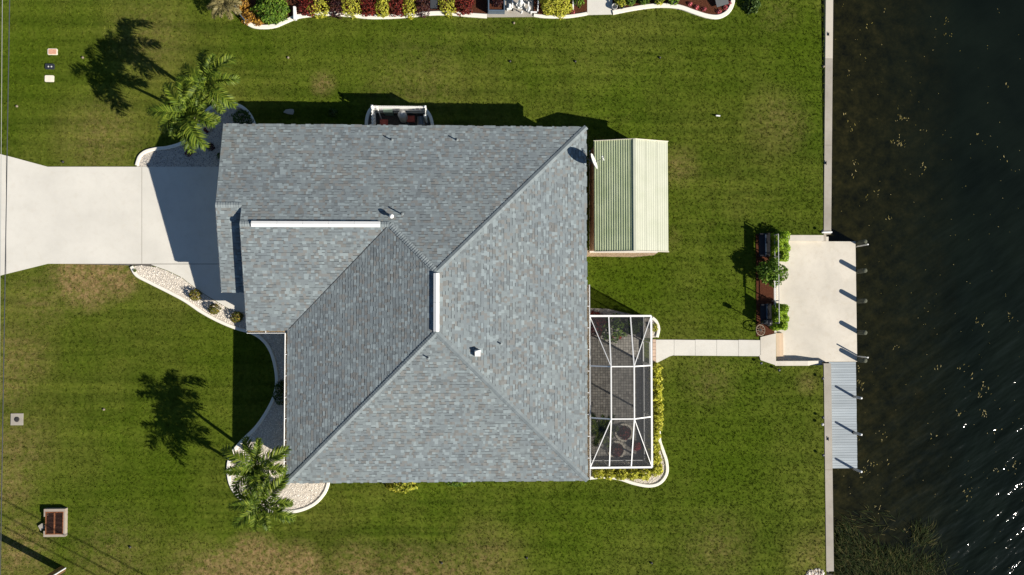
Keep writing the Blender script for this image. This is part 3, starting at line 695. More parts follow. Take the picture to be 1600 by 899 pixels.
wallscreen((CX1, CY0, 0), (CX1, Yb2, 0)); wallscreen((CX1, Yb2, 0), (CX1, dy[1], 0)); wallscreen((CX1, dy[0], 0), (CX1, CY1, 0))
for Y in (CY0, CY1): wallscreen((CX0, Y, 0), (Xa_e, Y, 0)); wallscreen((Xa_e, Y, 0), (Xb_e, Y, 0)); wallscreen((Xb_e, Y, 0), (CX1, Y, 0))
dr = MB().box(CX1 - .03, CX1 + .03, dy[1] + .06, dy[1] + .12, .08, 2.1).box(CX1 - .03, CX1 + .03, dy[0] - .12, dy[0] - .06, .08, 2.1).box(CX1 - .03, CX1 + .03, dy[1] + .12, dy[0] - .12, 2.0, 2.1).box(CX1 - .03, CX1 + .03, dy[1] + .12, dy[0] - .12, .08, .25).build('screen_door', M['white'], cage)
MB().box(CX1 - .06, CX1 - .03, dy[0] - .11, dy[0] - .08, .95, 1.15).build('handle', M['black'], dr)

# ---------------------------------------------------------------- seawall, dock patio, planks
sw_ = thing('seawall', 'long straight concrete seawall cap along the canal edge', 'seawall', (CX(3), 3, 0))
def capseg(y0, y1, mat, x0=0, wd=.46, z1=.03, lab=None, nm='cap_section'):
    o = MB().prism([(CX(y0) - .01, y0), (CX(y0) + wd, y0), (CX(y1) + wd, y1), (CX(y1) - .01, y1)], -.30, z1).build(nm, mat, sw_)
    if lab: o['label'] = lab
    return o
y92 = P(1290, 92).y; y363 = P(1286, 366).y; y572 = P(1287, 568).y; y893 = P(1290, 893).y
ys = [60, 30, y92]
for a, b_ in zip(ys, ys[1:]): capseg(b_ + .01, a - .01, M['cap_new'], lab='newer pale concrete cap section')
cuts = [y92, y92 - 5.5, y363]
for a, b_ in zip(cuts, cuts[1:]): capseg(b_ + .006, a - .006, M['cap_concrete'])
cuts = [y572, y572 - 6.6, y893]
for a, b_ in zip(cuts, cuts[1:]): capseg(b_ + .006, a - .006, M['cap_concrete'])
capseg(-60, y893 - .25, M['cap_concrete'])
for a, b_ in ((-60, yS - .02), (yN - .3, 60)): MB().prism([(CX(a) + .05, a), (CX(a) + .3, a), (CX(b_) + .3, b_), (CX(b_) + .05, b_)], -3, -.31).build('sheet_wall', M['cap_concrete'], sw_)
MB().prism([(CX(yS) + .05, yS), (CX(yS) + .3, yS), (CX(yN) + .3, yN - .32), (CX(yN) + .05, yN - .32)], -3, -.73).build('sheet_wall', M['cap_concrete'], sw_)
KEEP_OUT.append([(CX(-60), -60), (CX(-60) + 3, -60), (CX(60) + 3, 60), (CX(60), 60), (CX(0), 0)])
patio = thing('dock_patio', 'sunken pale concrete dock patio at the canal edge', 'patio'); del patio['category']; patio['kind'] = 'structure'
pE = P(1338, 470, PAT_Z).x; pN = P(1320, 377.5, PAT_Z).y; pS = P(1320, 565.5, PAT_Z).y
pNw = P(1260, 370, PAT_Z).y; pSw = P(1250, 566, PAT_Z).y
MB().prism([(xW, pSw + .002), (xW, pNw), (CX(pNw) + .49, pNw), (CX(pNw) + .49, pN), (pE, pN), (pE, pS), (CX(pS) + .49, pS), (CX(pS) + .3, pSw)], -.72, PAT_Z).build('concrete_slab', M['dock_concrete'], patio)
# retaining walls round the sunken part
MB().prism([(xW, yN - .30), (CX(yN) - .02, yN - .30), (CX(yN) - .02, yN + .05), (xW + .0, yN + .05)], -.7, .02).build('retaining_wall', M['dock_concrete'], patio)
a = P(1187, 559); b_ = P(1212, 568); 
xe = CX(yS) - .02; x2 = P(1262, 570).x
sw2 = MB(); y0, y1 = yS - .02, yS + .27
pts = [(xW - .1, .03), (x2, .03), (xe, -.22)]
for (x_, z_) in pts: sw2.v += [(x_, y0, -.7), (x_, y0, z_), (x_, y1, z_), (x_, y1, -.7)]
for i in range(2):
    k = 4 * i; sw2.f += [(k, k + 4, k + 5, k + 1), (k + 1, k + 5, k + 6, k + 2), (k + 2, k + 6, k + 7, k + 3)]
sw2.f += [(0, 1, 2, 3), (8, 11, 10, 9)]; sw2.build('retaining_wall', M['dock_concrete'], patio)
MB().prism(PX([(1186, 556), (1189, 553), (1212, 561.5), (1212, 571), (1188, 563)]), 0, .06).build('side_curb', M['dock_concrete'], patio)
MB().prism([(xW - .12, P(0, 522).y), (xW + .02, P(0, 522).y), (xW + .02, yN), (xW - .12, yN)], -.7, .04).build('retaining_wall', M['dock_concrete'], patio)
# steps down
xs = [P(1187.5, 545).x, P(1203, 545).x, P(1209, 545).x, P(1216, 545, -.28).x]
yst = (P(0, 523).y, P(0, 561).y)
MB().prism(PX([(1187.8, 527), (1212, 521), (1212, 562), (1187.8, 557)]), -.3, .055).build('landing', M['dock_concrete'], patio)
for i, (xx, z_) in enumerate(((xW + .28, -.14), (xW + .56, -.28))):
    MB().prism([(xW + .02 if i == 0 else xW + .28, yst[1]), (xx, yst[1]), (xx, yst[0]), (xW + .02 if i == 0 else xW + .28, yst[0])], -.7, z_).build('step', M['step'], patio)
KEEP_OUT.append([(xW - .12, yS - .05), (CX(yS) + 1, yS - .05), (CX(yN) + 1, yN + .06), (xW - .12, yN + .06)]); KEEP_OUT.append(PX([(1186, 527), (1212, 521), (1212, 572), (1186, 563)]))
MB().beam(P(1284, 363.5, .07), P(1300, 363, .07), .09, .07).build('pvc_bar', M['white']); tag(col.objects['pvc_bar'], 'short white plastic bar lying across the seawall cap', 'bar')
# plank deck south of the patio
dk = thing('plank_dock', 'grey plank dock running south from the concrete patio', 'dock', (P(1318, 650, PAT_Z)[0], P(1318, 650, PAT_Z)[1], PAT_Z))
dx0, dx1 = CX(-5) + .52, P(1338.5, 650, PAT_Z).x; dyN, dyS = pS - .02, P(1318, 732, PAT_Z).y; n = 41; pw = (dyN - dyS) / n
for i in range(n):
    y0 = dyS + i * pw; MB().box(dx0, dx1 + random.uniform(-.006, .006), y0 + .006, y0 + pw - .006, PAT_Z - .05 + random.uniform(-.003, .003), PAT_Z + random.uniform(-.003, .003)).build('plank', M['plank'], dk)
for xx in (dx0 + .15, (dx0 + dx1) / 2, dx1 - .12): MB().box(xx - .05, xx + .05, dyS + .03, dyN - .02, PAT_Z - .25, PAT_Z - .055).build('joist', M['wood'], dk)
names = ['northernmost', 'second', 'middle', 'fourth', 'southernmost']
for i, py in enumerate((379.5, 424, 470.5, 519.5, 562.5)):
    top = .42
    q = P(1338, py, PAT_Z); r = .15; x_ = q.x + r + .02
    t = thing('dock_piling', '', 'piling', (x_, q.y, -1), 'pilings along the dock patio')
    t['label'] = ['northernmost weathered dock piling, at the patio corner with white pipe', 'weathered dock piling, second from the patio north corner', 'middle one of the five weathered pilings along the patio', 'weathered dock piling between the middle one and the southern pipe piling', 'weathered dock piling with white pipe where planks begin'][i]
    MB().lathe((x_, q.y, 0), [(r, -3), (r * .98, -.2), (r * .94, top - .03), (r * .85, top)], 16).build('post', M['wood'], t, True)
    MB().lathe((x_, q.y, 0), [(r + .006, -.95), (r + .006, -.8)], 16).build('waterline_band', M['iron'], t, True)
    if i in (0, 4): MB().tube([(x_ + .06, q.y + (-.2 if i == 0 else .2), -1.5), (x_ + .06, q.y + (-.2 if i == 0 else .2), top + .22)], .045, 8).build('white_pipe', M['white'], t)
for i, py in enumerate((620, 676, 733)):
    q = P(1334, py, PAT_Z)
    t = thing('mooring_post', ['slim grey mooring post on the plank dock nearest the patio', 'slim grey mooring post with dark base at the middle of the plank dock', 'slim grey mooring post at the south end of the plank dock'][i], 'post', q, 'mooring posts on the plank dock')
    MB().tube([q, q + Vector((.06, 0, .85))], [.085, .075], 10).build('shaft', M['tank'], t, True)
    MB().lathe((q.x + .06, q.y, q.z + .85), [(.065, 0), (.065, .04), (.03, .06)], 10).build('cap', M['white'], t, True)
    MB().lathe((q.x, q.y, q.z), [(.11, 0), (.10, .06), (.065, .09)] if i == 1 else [(.085, 0), (.08, .03), (.062, .05)], 10).build('base', M['iron'] if i == 1 else M['tank'], t, True)
# path lights beside the cap and steps
pls = [(1285.5, 361, 'small black path light beside the white bar on the seawall'), (1286, 591.5, 'small path light by the cap, nearest the patio wall'), (1286.5, 652.5, 'black path light beside the cap, northern of a close pair'), (1285.5, 663.5, 'pale path light beside the cap, southern of a close pair'),
       (1286.5, 711.5, 'black path light beside the cap level with the dock end'), (1189.5, 567.5, 'round path light at the foot of the dock steps wall'), (1217.5, 578.5, 'black path light on grass south of the patio wall')]
for px, py, lab in pls:
    q = P(px, py, .3); t = thing('path_light', lab, 'path light', (q.x, q.y, 0), 'path lights round the dock')
    MB().tube([(q.x, q.y, 0), (q.x, q.y, .26)], .012, 6).build('stake', M['iron'], t)
    MB().lathe((q.x, q.y, .24), [(.05, 0), (.085, .02), (.09, .06), (.05, .09)], 12).build('lamp_head', M['plastic_dark'] if 'pale' not in lab else M['tank'], t, True)
for px, py, lab in ((1291.5, 54, 'dark iron cleat on the newer pale cap section'), (1287.5, 255, 'dark iron cleat on the cap north of the patio'), (1291, 686, 'dark iron cleat on the cap beside the plank dock')):
    q = P(px + 3, py, .03); t = thing('dock_cleat', lab, 'cleat', q, 'cleats on the seawall cap')
    MB().box(q.x - .03, q.x + .03, q.y - .07, q.y + .07, q.z, q.z + .03).build('foot', M['iron'], t); MB().tube([q + Vector((0, -.12, .06)), q + Vector((0, .12, .06))], .02, 8).tube([q, q + Vector((0, 0, .06))], .02, 8).build('horn', M['iron'], t)

# ---------------------------------------------------------------- foliage builders
def leaves(n, size, shape, mat, name, parent=None, loc=(0, 0, 0), tall=1.0, seed=0, up=.35, asp=.5):
    """shape(dir)->radius vector; leaves sit in the outer shell, loosely facing out"""
    rg = np.random.default_rng(seed)
    d = rg.normal(size=(n, 3)); d /= np.linalg.norm(d, axis=1)[:, None]; d[:, 2] = np.abs(d[:, 2]) * tall - .08
    r = rg.uniform(.62, 1.0, n) ** .6
    lump = 1 + .14 * np.sin(d[:, 0] * 5 + seed) * np.cos(d[:, 1] * 6 + seed * 2) + .08 * np.sin(d[:, 1] * 11 + seed)
    c = shape(d) * (r * lump)[:, None]
    nn = d + rg.normal(size=(n, 3)) * .6; nn[:, 2] += up; nn /= np.linalg.norm(nn, axis=1)[:, None]
    a = np.cross(nn, rg.normal(size=(n, 3))); a /= np.linalg.norm(a, axis=1)[:, None]; b = np.cross(nn, a)
    s = size * rg.uniform(.6, 1.25, n)[:, None]
    V = np.stack([c - a * s, c - b * s * asp + nn * s * .12, c + a * s, c + b * s * asp + nn * s * .12], 1).reshape(-1, 3) + np.array(loc)
    F = (np.array([(0, 1, 2), (0, 2, 3)])[None] + 4 * np.arange(n)[:, None, None]).reshape(-1, 3)
    return npmesh(name, V, F, mat, parent)
def ell(rx, ry, h): return lambda d: d * np.array([rx, ry, h])
def sup(rx, ry, h, p=4): return lambda d: d / (np.sum(np.abs(d) ** p, axis=1) ** (1 / p))[:, None] * np.array([rx, ry, h])
sd_ = [100]
def shrub(px, py, r, h, mat, label, name='shrub', cat='shrub', n=260, size=.09, group=None, ry=None, shape=None, z=0.03, stem=True, zc=None):
    q = P(px, py, zc if zc is not None else h * .6); q = Vector((q.x, q.y, z)); sd_[0] += 1
    t = thing(name, label, cat, q, group)
    leaves(n, size, (shape or ell)(r, ry or r, h), mat, 'foliage', t, loc=q, seed=sd_[0])
    if stem:
        m = MB()
        for k in range(4):
            a = k * 1.57 + .4; m.tube([q, q + Vector((cos(a) * r * .5, sin(a) * (ry or r) * .5, h * .75))], [.02, .008], 5)
        m.build('stem', M['stem'], t)
    return t
def frond_mesh(L, seed, droop, name):
    rg = random.Random(seed); m = MB(); N = 13; pts = []; ang = RD(58 + rg.uniform(-6, 6)); p = Vector((0, 0, 0)); twist = rg.uniform(-.25, .25)
    for i in range(N + 1):
        pts.append(p.copy()); t = i / N; a = ang - (ang + RD(droop)) * t ** .9; p = p + Vector((cos(a), twist * t, sin(a))) * (L / N)
    m.tube(pts, [.028 * (1 - .8 * i / N) for i in range(N + 1)], 5)
    K = 46
    for i in range(K):
        t = .10 + .90 * i / K; f = t * N; j = min(int(f), N - 1); c = pts[j].lerp(pts[j + 1], f - j); d = (pts[j + 1] - pts[j]).normalized()
        side0 = d.cross(Vector((0, 0, 1))).normalized(); upv = side0.cross(d).normalized()
        ll = L * .29 * (sin(pi * (.12 + .83 * t)) ** .7) * rg.uniform(.85, 1.12)
        for s in (-1, 1):
            lift = rg.choice((-.5, -.1, .35, .8)) + rg.uniform(-.1, .1)
            dirv = (side0 * s * .85 + d * (.45 + .5 * t) + upv * lift).normalized()
            w = .031; tv = d.cross(dirv).normalized(); wv = (d - dirv * d.dot(dirv)).normalized()
            p1 = c + dirv * ll * .5; p2 = c + dirv * ll * .95 + Vector((0, 0, -ll * .30))
            k = len(m.v); m.v += [tuple(x) for x in (c - wv * w * .6, c + wv * w * .6, p1 + wv * w, p1 - wv * w, p2)]; m.f += [(k, k + 1, k + 2, k + 3), (k + 3, k + 2, k + 4)]
    me = bpy.data.meshes.new(name); me.from_pydata(m.v, [], m.f); me.materials.append(M['palm']); me.update(); return me
FR = [frond_mesh(2.15, 3, 38, 'palm_frond'), frond_mesh(2.35, 5, 55, 'palm_frond'), frond_mesh(1.85, 9, 22, 'palm_frond')]
def palm(base_px, crown_px, h, label, nf, sc, seed, bz=.03):
    rg = random.Random(seed); b0 = P(*base_px, bz); b0 = Vector((b0.x, b0.y, bz)); c = P(*crown_px, h)
    t = thing('palm_tree', label, 'palm tree', b0, 'feather palms in the front beds')
    mid = b0.lerp(c, .5) + Vector((rg.uniform(-.1, .1), rg.uniform(-.1, .1), 0)); sh = b0.lerp(c, .84)
    pts = catmull([tuple(b0), tuple(mid), tuple(sh)], 7)
    MB().tube([(b0.x, b0.y, 0)] + pts, [.17, .15] + [.125 - .004 * i for i in range(len(pts) - 1)], 12).build('trunk', M['trunk'], t, True)
    MB().tube([sh, sh.lerp(c, .4), c], [.085, .10, .05], 10).build('crownshaft', M['shaft'], t, True)
    for k in range(nf):
        me = FR[k % 3]; o = bpy.data.objects.new('frond', me); col.objects.link(o); o.parent = t; o.location = c - b0
        a = 2 * pi * k / nf + rg.uniform(-.22, .22); s = sc * rg.uniform(.86, 1.1)
        o.rotation_euler = (rg.uniform(-.18, .18), rg.uniform(-.15, .30), a); o.scale = (s, s, s)
    return t
palm((340, 173), (325, 131), 4.3, 'northern palm of the pair beside the driveway gravel bed', 11, 1.02, 1)
palm((328, 203), (293, 177), 4.2, 'southern palm of the pair beside the driveway gravel bed', 12, 1.06, 2)
palm((427, 733), (400, 728), 4.2, 'northern palm of the pair at the front corner of the house', 10, .98, 3)
palm((431, 752), (411, 785), 4.2, 'southern palm of the pair at the front corner, leaning to the road', 10, .98, 4)

# shrubs round the house
for i, (px, py, lab) in enumerate(((303, 461, 'round olive shrub in cream gravel, nearest the driveway'), (333, 483, 'middle of the three round olive shrubs in cream gravel'), (368, 496, 'round olive shrub nearest the house corner in gravel'))):
    shrub(px, py, .37, .62, M['olive'], lab, n=420, size=.06, group='round shrubs by the entrance walk')
shrub(376, 184, .62, .9, M['darkgreen'], 'dark clipped bush at the rounded end of the driveway gravel bed', n=700, size=.07)
shrub(294, 239, .22, .3, M['redleaf'], 'small dark red plant in the shaded grey gravel', 'bedding_plant', 'plant', n=90, size=.06)
shrub(328, 229, .24, .35, M['purple'], 'small dark purple plant near the palm in grey gravel', 'bedding_plant', 'plant', n=90, size=.07)
shrub(322, 203, .18, .3, M['redleaf'], 'small red plant at the foot of the southern driveway palm', 'bedding_plant', 'plant', n=70, size=.06)
shrub(342, 243, .2, .35, M['darkgreen'], 'small dark green plant against the garage front wall', 'bedding_plant', 'plant', n=90, size=.06)
shrub(437, 615, .48, .9, M['darkgreen'], 'dark bush in the shaded gravel against the west wall', n=500, size=.08, ry=.8)
shrub(210, 423, .12, .2, M['green'], 'tiny green plant in the tip of the cream gravel bed', 'bedding_plant', 'plant', n=40, size=.05)
shrub(626, 760, .95, .75, M['gold'], 'yellow green shrub poking out below the south eave', n=420, size=.11, ry=.45)
shrub(712, 754, .7, .5, M['green'], 'low green shrub mostly hidden under the south eave', n=200, size=.1, ry=.3)
shrub(520, 176, .3, .25, M['darkgreen'], 'low dark plant in the shade of the north wall', 'bedding_plant', 'plant', n=90, size=.08)
# hedge round the porch
hedge_px = [(1025.5, 577), (1026, 592), (1027, 607), (1027, 622), (1028, 637), (1028.5, 652), (1027.5, 667), (1024, 682), (1022.5, 700), (1024, 718), (1026, 734), (1008, 741), (990, 741), (972, 741), (954, 740), (937, 739)]
nm = ['just south of the porch walk', 'second south of the porch walk', 'third south of the porch walk', 'fourth south of the porch walk', 'beside the middle porch bay', 'south of the middle porch bay', 'level with the lower cross beam', 'where the curved curb begins', 'in the upper part of the curved bed', 'in the middle of the curved bed', 'at the outer corner of the curved bed', 'first west of the porch corner', 'second west of the porch corner', 'below the middle of the porch end', 'second east of the house corner', 'against the house corner']
for i, (px, py) in enumerate(hedge_px):
    shrub(px, py, .42 if i < 8 else .46, .75, M['lime'], 'yellow green hedge shrub ' + nm[i], 'hedge_shrub', 'shrub', n=520, size=.085, group='yellow green shrubs round the screened porch', zc=.5)
shrub(1023, 512, .25, .4, M['gold'], 'small yellow green shrub in the strip north of the porch door', n=120, size=.07)
# inside the porch
for px, py, r, h, mt, lab in ((932, 506, .75, 1.0, 'redflower', 'red leafed shrub in the porch corner by the house'), (958, 512, .9, 1.1, 'green', 'leafy green shrub with red blooms in the north end of the porch'), (988, 507, .7, .9, 'darkgreen', 'dark green shrub in the porch north corner by the screen')):
    shrub(px, py, r, h, M['redleaf'] if mt == 'redflower' else M[mt], lab, n=420, size=.11, z=.085)
for px, py, lab in ((968, 527, 'red bloom cluster on porch floor by the green shrub'), (956, 528, 'small red bloom cluster west of its twin in the porch')):
    shrub(px, py, .13, .25, M['redflower'], lab, 'flower_cluster', 'flowers', n=50, size=.05, z=.085)
for px, py, lab in ((975, 676, 'round pale pebble ring planter with red plant under the porch beam'), (963, 703, 'red leafed planter ring near the south end of the porch'), (994, 697, 'low red flowers against the porch screen wall')):
    q = P(px, py, .1); t = thing('ring_planter', lab, 'planter', (q.x, q.y, .085))
    rr = .5 if px < 980 else .35
    if px < 980:
        for k in range(14):
            a = 2 * pi * k / 14; MB().obox((q.x + cos(a) * rr, q.y + sin(a) * rr, .13), (-sin(a) * .10, cos(a) * .10, 0), (cos(a) * .06, sin(a) * .06, 0), (0, 0, .05)).build('edging_block', M['cream_lid'], t)
    sd_[0] += 1
    leaves(260, .10, ell(rr * .75, rr * .75, .5), M['redleaf'] if px < 980 else M['redflower'], 'foliage', t, loc=(q.x, q.y, .12), seed=sd_[0])
q = P(936, 668, .3); t = thing('potted_palm', 'potted feathery palm in the porch beside the house', 'potted plant', (q.x, q.y, .085))
MB().lathe((q.x, q.y, .085), [(.17, 0), (.22, .3), (.24, .36)], 16).build('pot', M['plastic_dark'], t)
for k in range(9):
    o = bpy.data.objects.new('frond', FR[k % 3]); col.objects.link(o); o.parent = t; o.location = (0, 0, .4); o.rotation_euler = (0, -.3, k * .72); o.scale = (.62,) * 3
q = P(940, 640, .3); sd_[0] += 1

# ---------------------------------------------------------------- fenced equipment enclosure on the north side
q0 = P(581, 166, 1.6); q1 = P(664, 166, 1.6); fh = 1.6
en = thing('equipment_fence', 'white picket fence screening equipment on the north wall', 'fence', ((q0.x + q1.x) / 2, q0.y, 0))
fy = q0.y; fx0, fx1 = q0.x, q1.x; wallY = YN_ - .4
for x_, y_ in ((fx0, fy), (fx1, fy), (fx0, wallY + .05), (fx1, fy - .55)): 
    pst = MB().box(x_ - .055, x_ + .055, y_ - .055, y_ + .055, 0, fh + .02).build('post', M['white'], en)
    MB().add([(x_ - .07, y_ - .07, fh + .021), (x_ + .07, y_ - .07, fh + .021), (x_ + .07, y_ + .07, fh + .021), (x_ - .07, y_ + .07, fh + .021), (x_, y_, fh + .09)], [(0, 1, 4), (1, 2, 4), (2, 3, 4), (3, 0, 4), (3, 2, 1, 0)]).build('post_cap', M['white'], pst)
for z_ in (.25, .85, fh - .12): 
    MB().beam((fx0, fy - .04, z_), (fx1, fy - .04, z_), .04, .09).build('rail', M['white'], en)
    MB().beam((fx0 + .04, fy, z_), (fx0 + .04, wallY + .05, z_), .04, .09).build('rail', M['white'], en)
pm = None
def picket(x_, y_, ax):
    global pm
    if pm is None: pm = {}
    if ax not in pm:
        w_, t_ = (.058, .012) if ax == 'x' else (.012, .058)
        pm[ax] = MB().add([(-w_, -t_, .05), (w_, -t_, .05), (w_, t_, .05), (-w_, t_, .05), (-w_, -t_, fh - .04), (w_, -t_, fh - .04), (w_, t_, fh - .04), (-w_, t_, fh - .04), (0, 0, fh + .03)],
             [(0, 3, 2, 1), (0, 1, 5, 4), (1, 2, 6, 5), (2, 3, 7, 6), (3, 0, 4, 7), (4, 5, 8), (5, 6, 8), (6, 7, 8), (7, 4, 8)])
        o = pm[ax].build('picket', M['white'], None); pm[ax] = o.data
    else: o = bpy.data.objects.new('picket', pm[ax]); col.objects.link(o)
    o.parent = en; o.location = Vector((x_, y_, 0)) - en.location
n = 28
for i in range(n): picket(fx0 + (fx1 - fx0) * (i + .5) / n, fy + .02, 'x')
for i in range(9): picket(fx0 - .02, fy - (fy - wallY) * (i + .6) / 9.4, 'y')
for i in range(3): picket(fx1 + .02, fy - .12 - .15 * i, 'y')
bd = bed('small gravel bed inside the equipment fence, coloured dark for shade', None, [(573, 212), (573, 190), (577, 175), (583, 168.5)], 0, 0, None, base=M['shade_dark_gravel'], close=[(665, 168.5), (676, 212)])
curb_mb(catmull(PX([(664, 171), (672, 182), (676, 198), (676, 212)]), 8), .2, 0, .11).build('curb', M['curb'], bd)
stones(PX([(574, 212), (574, 190), (585, 170), (664, 172), (674, 190), (675, 212)]), 160, .035, M['shade_dark_gravel'], 'gravel', bd)
q = P(628, 178, 1.3); t = thing('water_tank', 'round grey pressure tank inside the equipment fence', 'tank', (q.x, q.y, .03))
MB().lathe((q.x, q.y, .03), [(.24, 0), (.27, .06), (.27, 1.05), (.24, 1.18), (.14, 1.26), (.02, 1.29)], 24).build('body', M['tank'], t, True)
MB().lathe((q.x, q.y, 1.29), [(.05, 0), (.05, .05), (.02, .07)], 10).build('valve', M['white'], t, True)
MB().tube([(q.x + .2, q.y - .2, .1), (q.x + .4, q.y - .5, .25), (q.x + .9, q.y - .5, .25)], .025, 8).build('pipe', M['blue_plastic'], t)
q = P(606, 171.5, .9); t = thing('control_box', 'grey green utility box against the inside of the picket fence', 'utility box', (q.x, q.y, .03))
MB().box(q.x - .26, q.x + .26, q.y - .15, q.y + .15, .03, .86).build('cabinet', M['green_box'], t); MB().box(q.x - .28, q.x + .28, q.y - .17, q.y + .17, .862, .92).build('lid', M['green_box'], t)
q = P(657, 187, .6); t = thing('pump', 'low grey pump unit by the open side of the fence', 'pump', (q.x, q.y, .03))
MB().box(q.x - .22, q.x + .22, q.y - .3, q.y + .3, .03, .12).build('base', M['tank'], t); MB().tube([(q.x, q.y - .25, .3), (q.x, q.y + .25, .3)], .16, 14).build('motor', M['blue_plastic'], t)
for px, py, lab in ((642, 186, 'faded red bin lid near the tank inside the fence'), (600, 192, 'dark red crate under the eave inside the fence')):
    q = P(px, py, .3); t = thing('storage_crate', lab, 'crate', (q.x, q.y, .03))
    MB().box(q.x - .22, q.x + .22, q.y - .16, q.y + .16, .03, .34).build('body', M['red'], t); MB().box(q.x - .24, q.x + .24, q.y - .18, q.y + .18, .342, .38).build('rim', M['red'], t)
q = P(590, 175, 1.2); t = thing('leaning_pole', 'thin white pole leaning inside the fence corner', 'pole', (q.x, q.y, .05)); MB().tube([P(596, 186, .1), P(588.5, 166, 1.55)], .03, 8).build('shaft', M['white'], t)

# ---------------------------------------------------------------- dock garden bed with hedges, benches, wheel
gb = thing('mulch_bed', 'long red mulch bed between the lawn and dock patio', 'bed')
poly = PX([(1181, 366), (1209, 364), (1211, 522), (1182, 526)]); poly = [(min(x, xW - .13), y) for x, y in poly]
MB().prism(poly, .002, .04).build('mulch', M['mulch'], gb); KEEP_OUT.append(poly)
hx = [('rounded clipped hedge at the north end of the dock bed', 1221, 384, .52, .92), ('rounded clipped hedge at the south end of the dock bed', 1220, 495, .48, .78)]
for lab, px, py, rx, ry in hx:
    q = P(px, py, .6); t = thing('clipped_hedge', lab, 'hedge', (q.x, q.y, PAT_Z), 'clipped hedges of the dock bed'); sd_[0] += 1
    leaves(7000, .06, sup(rx * 1.08, ry * 1.05, 1.3, 4), M['hedge'], 'foliage', t, loc=(q.x, q.y, PAT_Z), seed=3, up=.6)
    MB().tube([(q.x, q.y, PAT_Z), (q.x, q.y, PAT_Z + .8)], .05, 8).build('stem', M['stem'], t)
q = P(1206, 424, .9); t = thing('small_tree', 'bushy green tree between the two clipped hedges', 'tree', (q.x - .1, q.y, .03))
for k in range(5):
    a = k * 1.256; MB().tube([(q.x - .1, q.y, 0), (q.x - .1 + cos(a) * .25, q.y + sin(a) * .25, .5), (q.x + cos(a) * .7, q.y + sin(a) * .6, .95)], [.05, .035, .015], 6).build('limb', M['stem'], t)
for k, (dx, dy_, dz, r) in enumerate(((0, 0, .85, .6), (.55, -.1, .7, .5), (-.45, .1, .7, .5), (.2, -.5, .6, .46), (.1, .45, .65, .42), (-.35, -.35, .7, .42))):
    sd_[0] += 1; leaves(330, .095, ell(r, r, r * .8), M['green'], 'foliage_clump', t, loc=(q.x + dx, q.y + dy_, dz + .1), seed=sd_[0])
def bench(cx, cy, ln, label, flip=1):
    t = thing('garden_bench', label, 'bench', (cx, cy, .04))
    for k in range(5): MB().box(cx - .22 + k * .09, cx - .14 + k * .09, cy - ln / 2, cy + ln / 2, .45, .475).build('seat_slat', M['black'] if k < 4 else M['blue_plastic'], t)  # bluish reflection on the black seat painted as a blue last slat
    bx = cx + .24
    for k in range(5): MB().box(bx + k * .012, bx + k * .012 + .02, cy - ln / 2, cy + ln / 2, .52 + k * .09, .59 + k * .09).build('back_slat', M['iron'], t)
    for s in (-1, 1):
        y_ = cy + s * (ln / 2 - .06)
        for x_ in (cx - .2, cx + .22): MB().box(x_ - .025, x_ + .025, y_ - .025, y_ + .025, .04, .449).build('leg', M['black'], t)
        MB().box(cx - .24, cx + .26, y_ - .035, y_ + .035, .68, .71).build('armrest', M['black'], t)
        MB().box(cx - .2, cx - .16, y_ - .02, y_ + .02, .476, .679).build('arm_post', M['black'], t)
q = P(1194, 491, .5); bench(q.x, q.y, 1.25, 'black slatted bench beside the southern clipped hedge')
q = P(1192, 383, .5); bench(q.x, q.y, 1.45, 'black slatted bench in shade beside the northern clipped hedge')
# white rail with ladder trellis
ra = P(1208.5, 366, 1.2); rb = P(1209.5, 505, 1.2); xr = xW - .25
tr = thing('rail_trellis', 'grey metal rail frame standing along the dock bed', 'trellis', (xr, (ra.y + rb.y) / 2, 0))
for k in range(5):
    y_ = ra.y + (rb.y - ra.y) * k / 4; MB().box(xr - .025, xr + .025, y_ - .025, y_ + .025, .04, 1.2).build('post', M['tank'], tr)
MB().box(xr - .022, xr + .022, rb.y, ra.y, 1.201, 1.235).build('top_rail', M['tank'], tr)
MB().box(xr - .015, xr + .015, rb.y, ra.y, .6, .63).build('middle_rail', M['tank'], tr)
MB().box(xr - .24, xr - .20, P(0, 470).y, P(0, 440).y, 1.1, 1.14).build('side_rail', M['white'], tr)
for k in range(9):
    y_ = P(0, 440).y + (P(0, 470).y - P(0, 440).y) * k / 8; MB().box(xr - .198, xr - .025, y_ - .012, y_ + .012, 1.11, 1.13).build('rung', M['white'], tr)
q = P(1188, 516, .35); t = thing('wagon_wheel', 'old spoked wagon wheel leaning at the south end of the bed', 'wheel', (q.x, q.y, .05))
ax = Vector((.35, .12, .93)).normalized(); u_ = ax.orthogonal().normalized(); v_ = ax.cross(u_); N_ = 24; cc = Vector((q.x, q.y, .36))
rim = [cc + (u_ * cos(2 * pi * k / N_) + v_ * sin(2 * pi * k / N_)) * .33 for k in range(N_ + 1)]
MB().tube(rim, .028, 8, False).build('rim', M['old_wood'], t, True)
for k in range(10):
    a = 2 * pi * k / 10; MB().tube([cc, cc + (u_ * cos(a) + v_ * sin(a)) * .32], .014, 6).build('spoke', M['old_wood'], t)
MB().tube([cc - ax * .06, cc + ax * .06], .06, 12).build('hub', M['iron'], t)
q = P(1176, 503, 1.1)
t = thing('lamp_post', 'thin black lamp post with square lantern west of the bench', 'lamp post', (P(1183, 503).x, P(1183, 503).y, 0))
bx_, by_ = t.location.x, t.location.y
MB().tube([(bx_, by_, 0), (bx_, by_, 1.25)], .022, 8).build('post', M['black'], t); MB().box(bx_ - .11, bx_ + .11, by_ - .09, by_ + .09, 1.25, 1.48).build('lantern', M['black'], t)
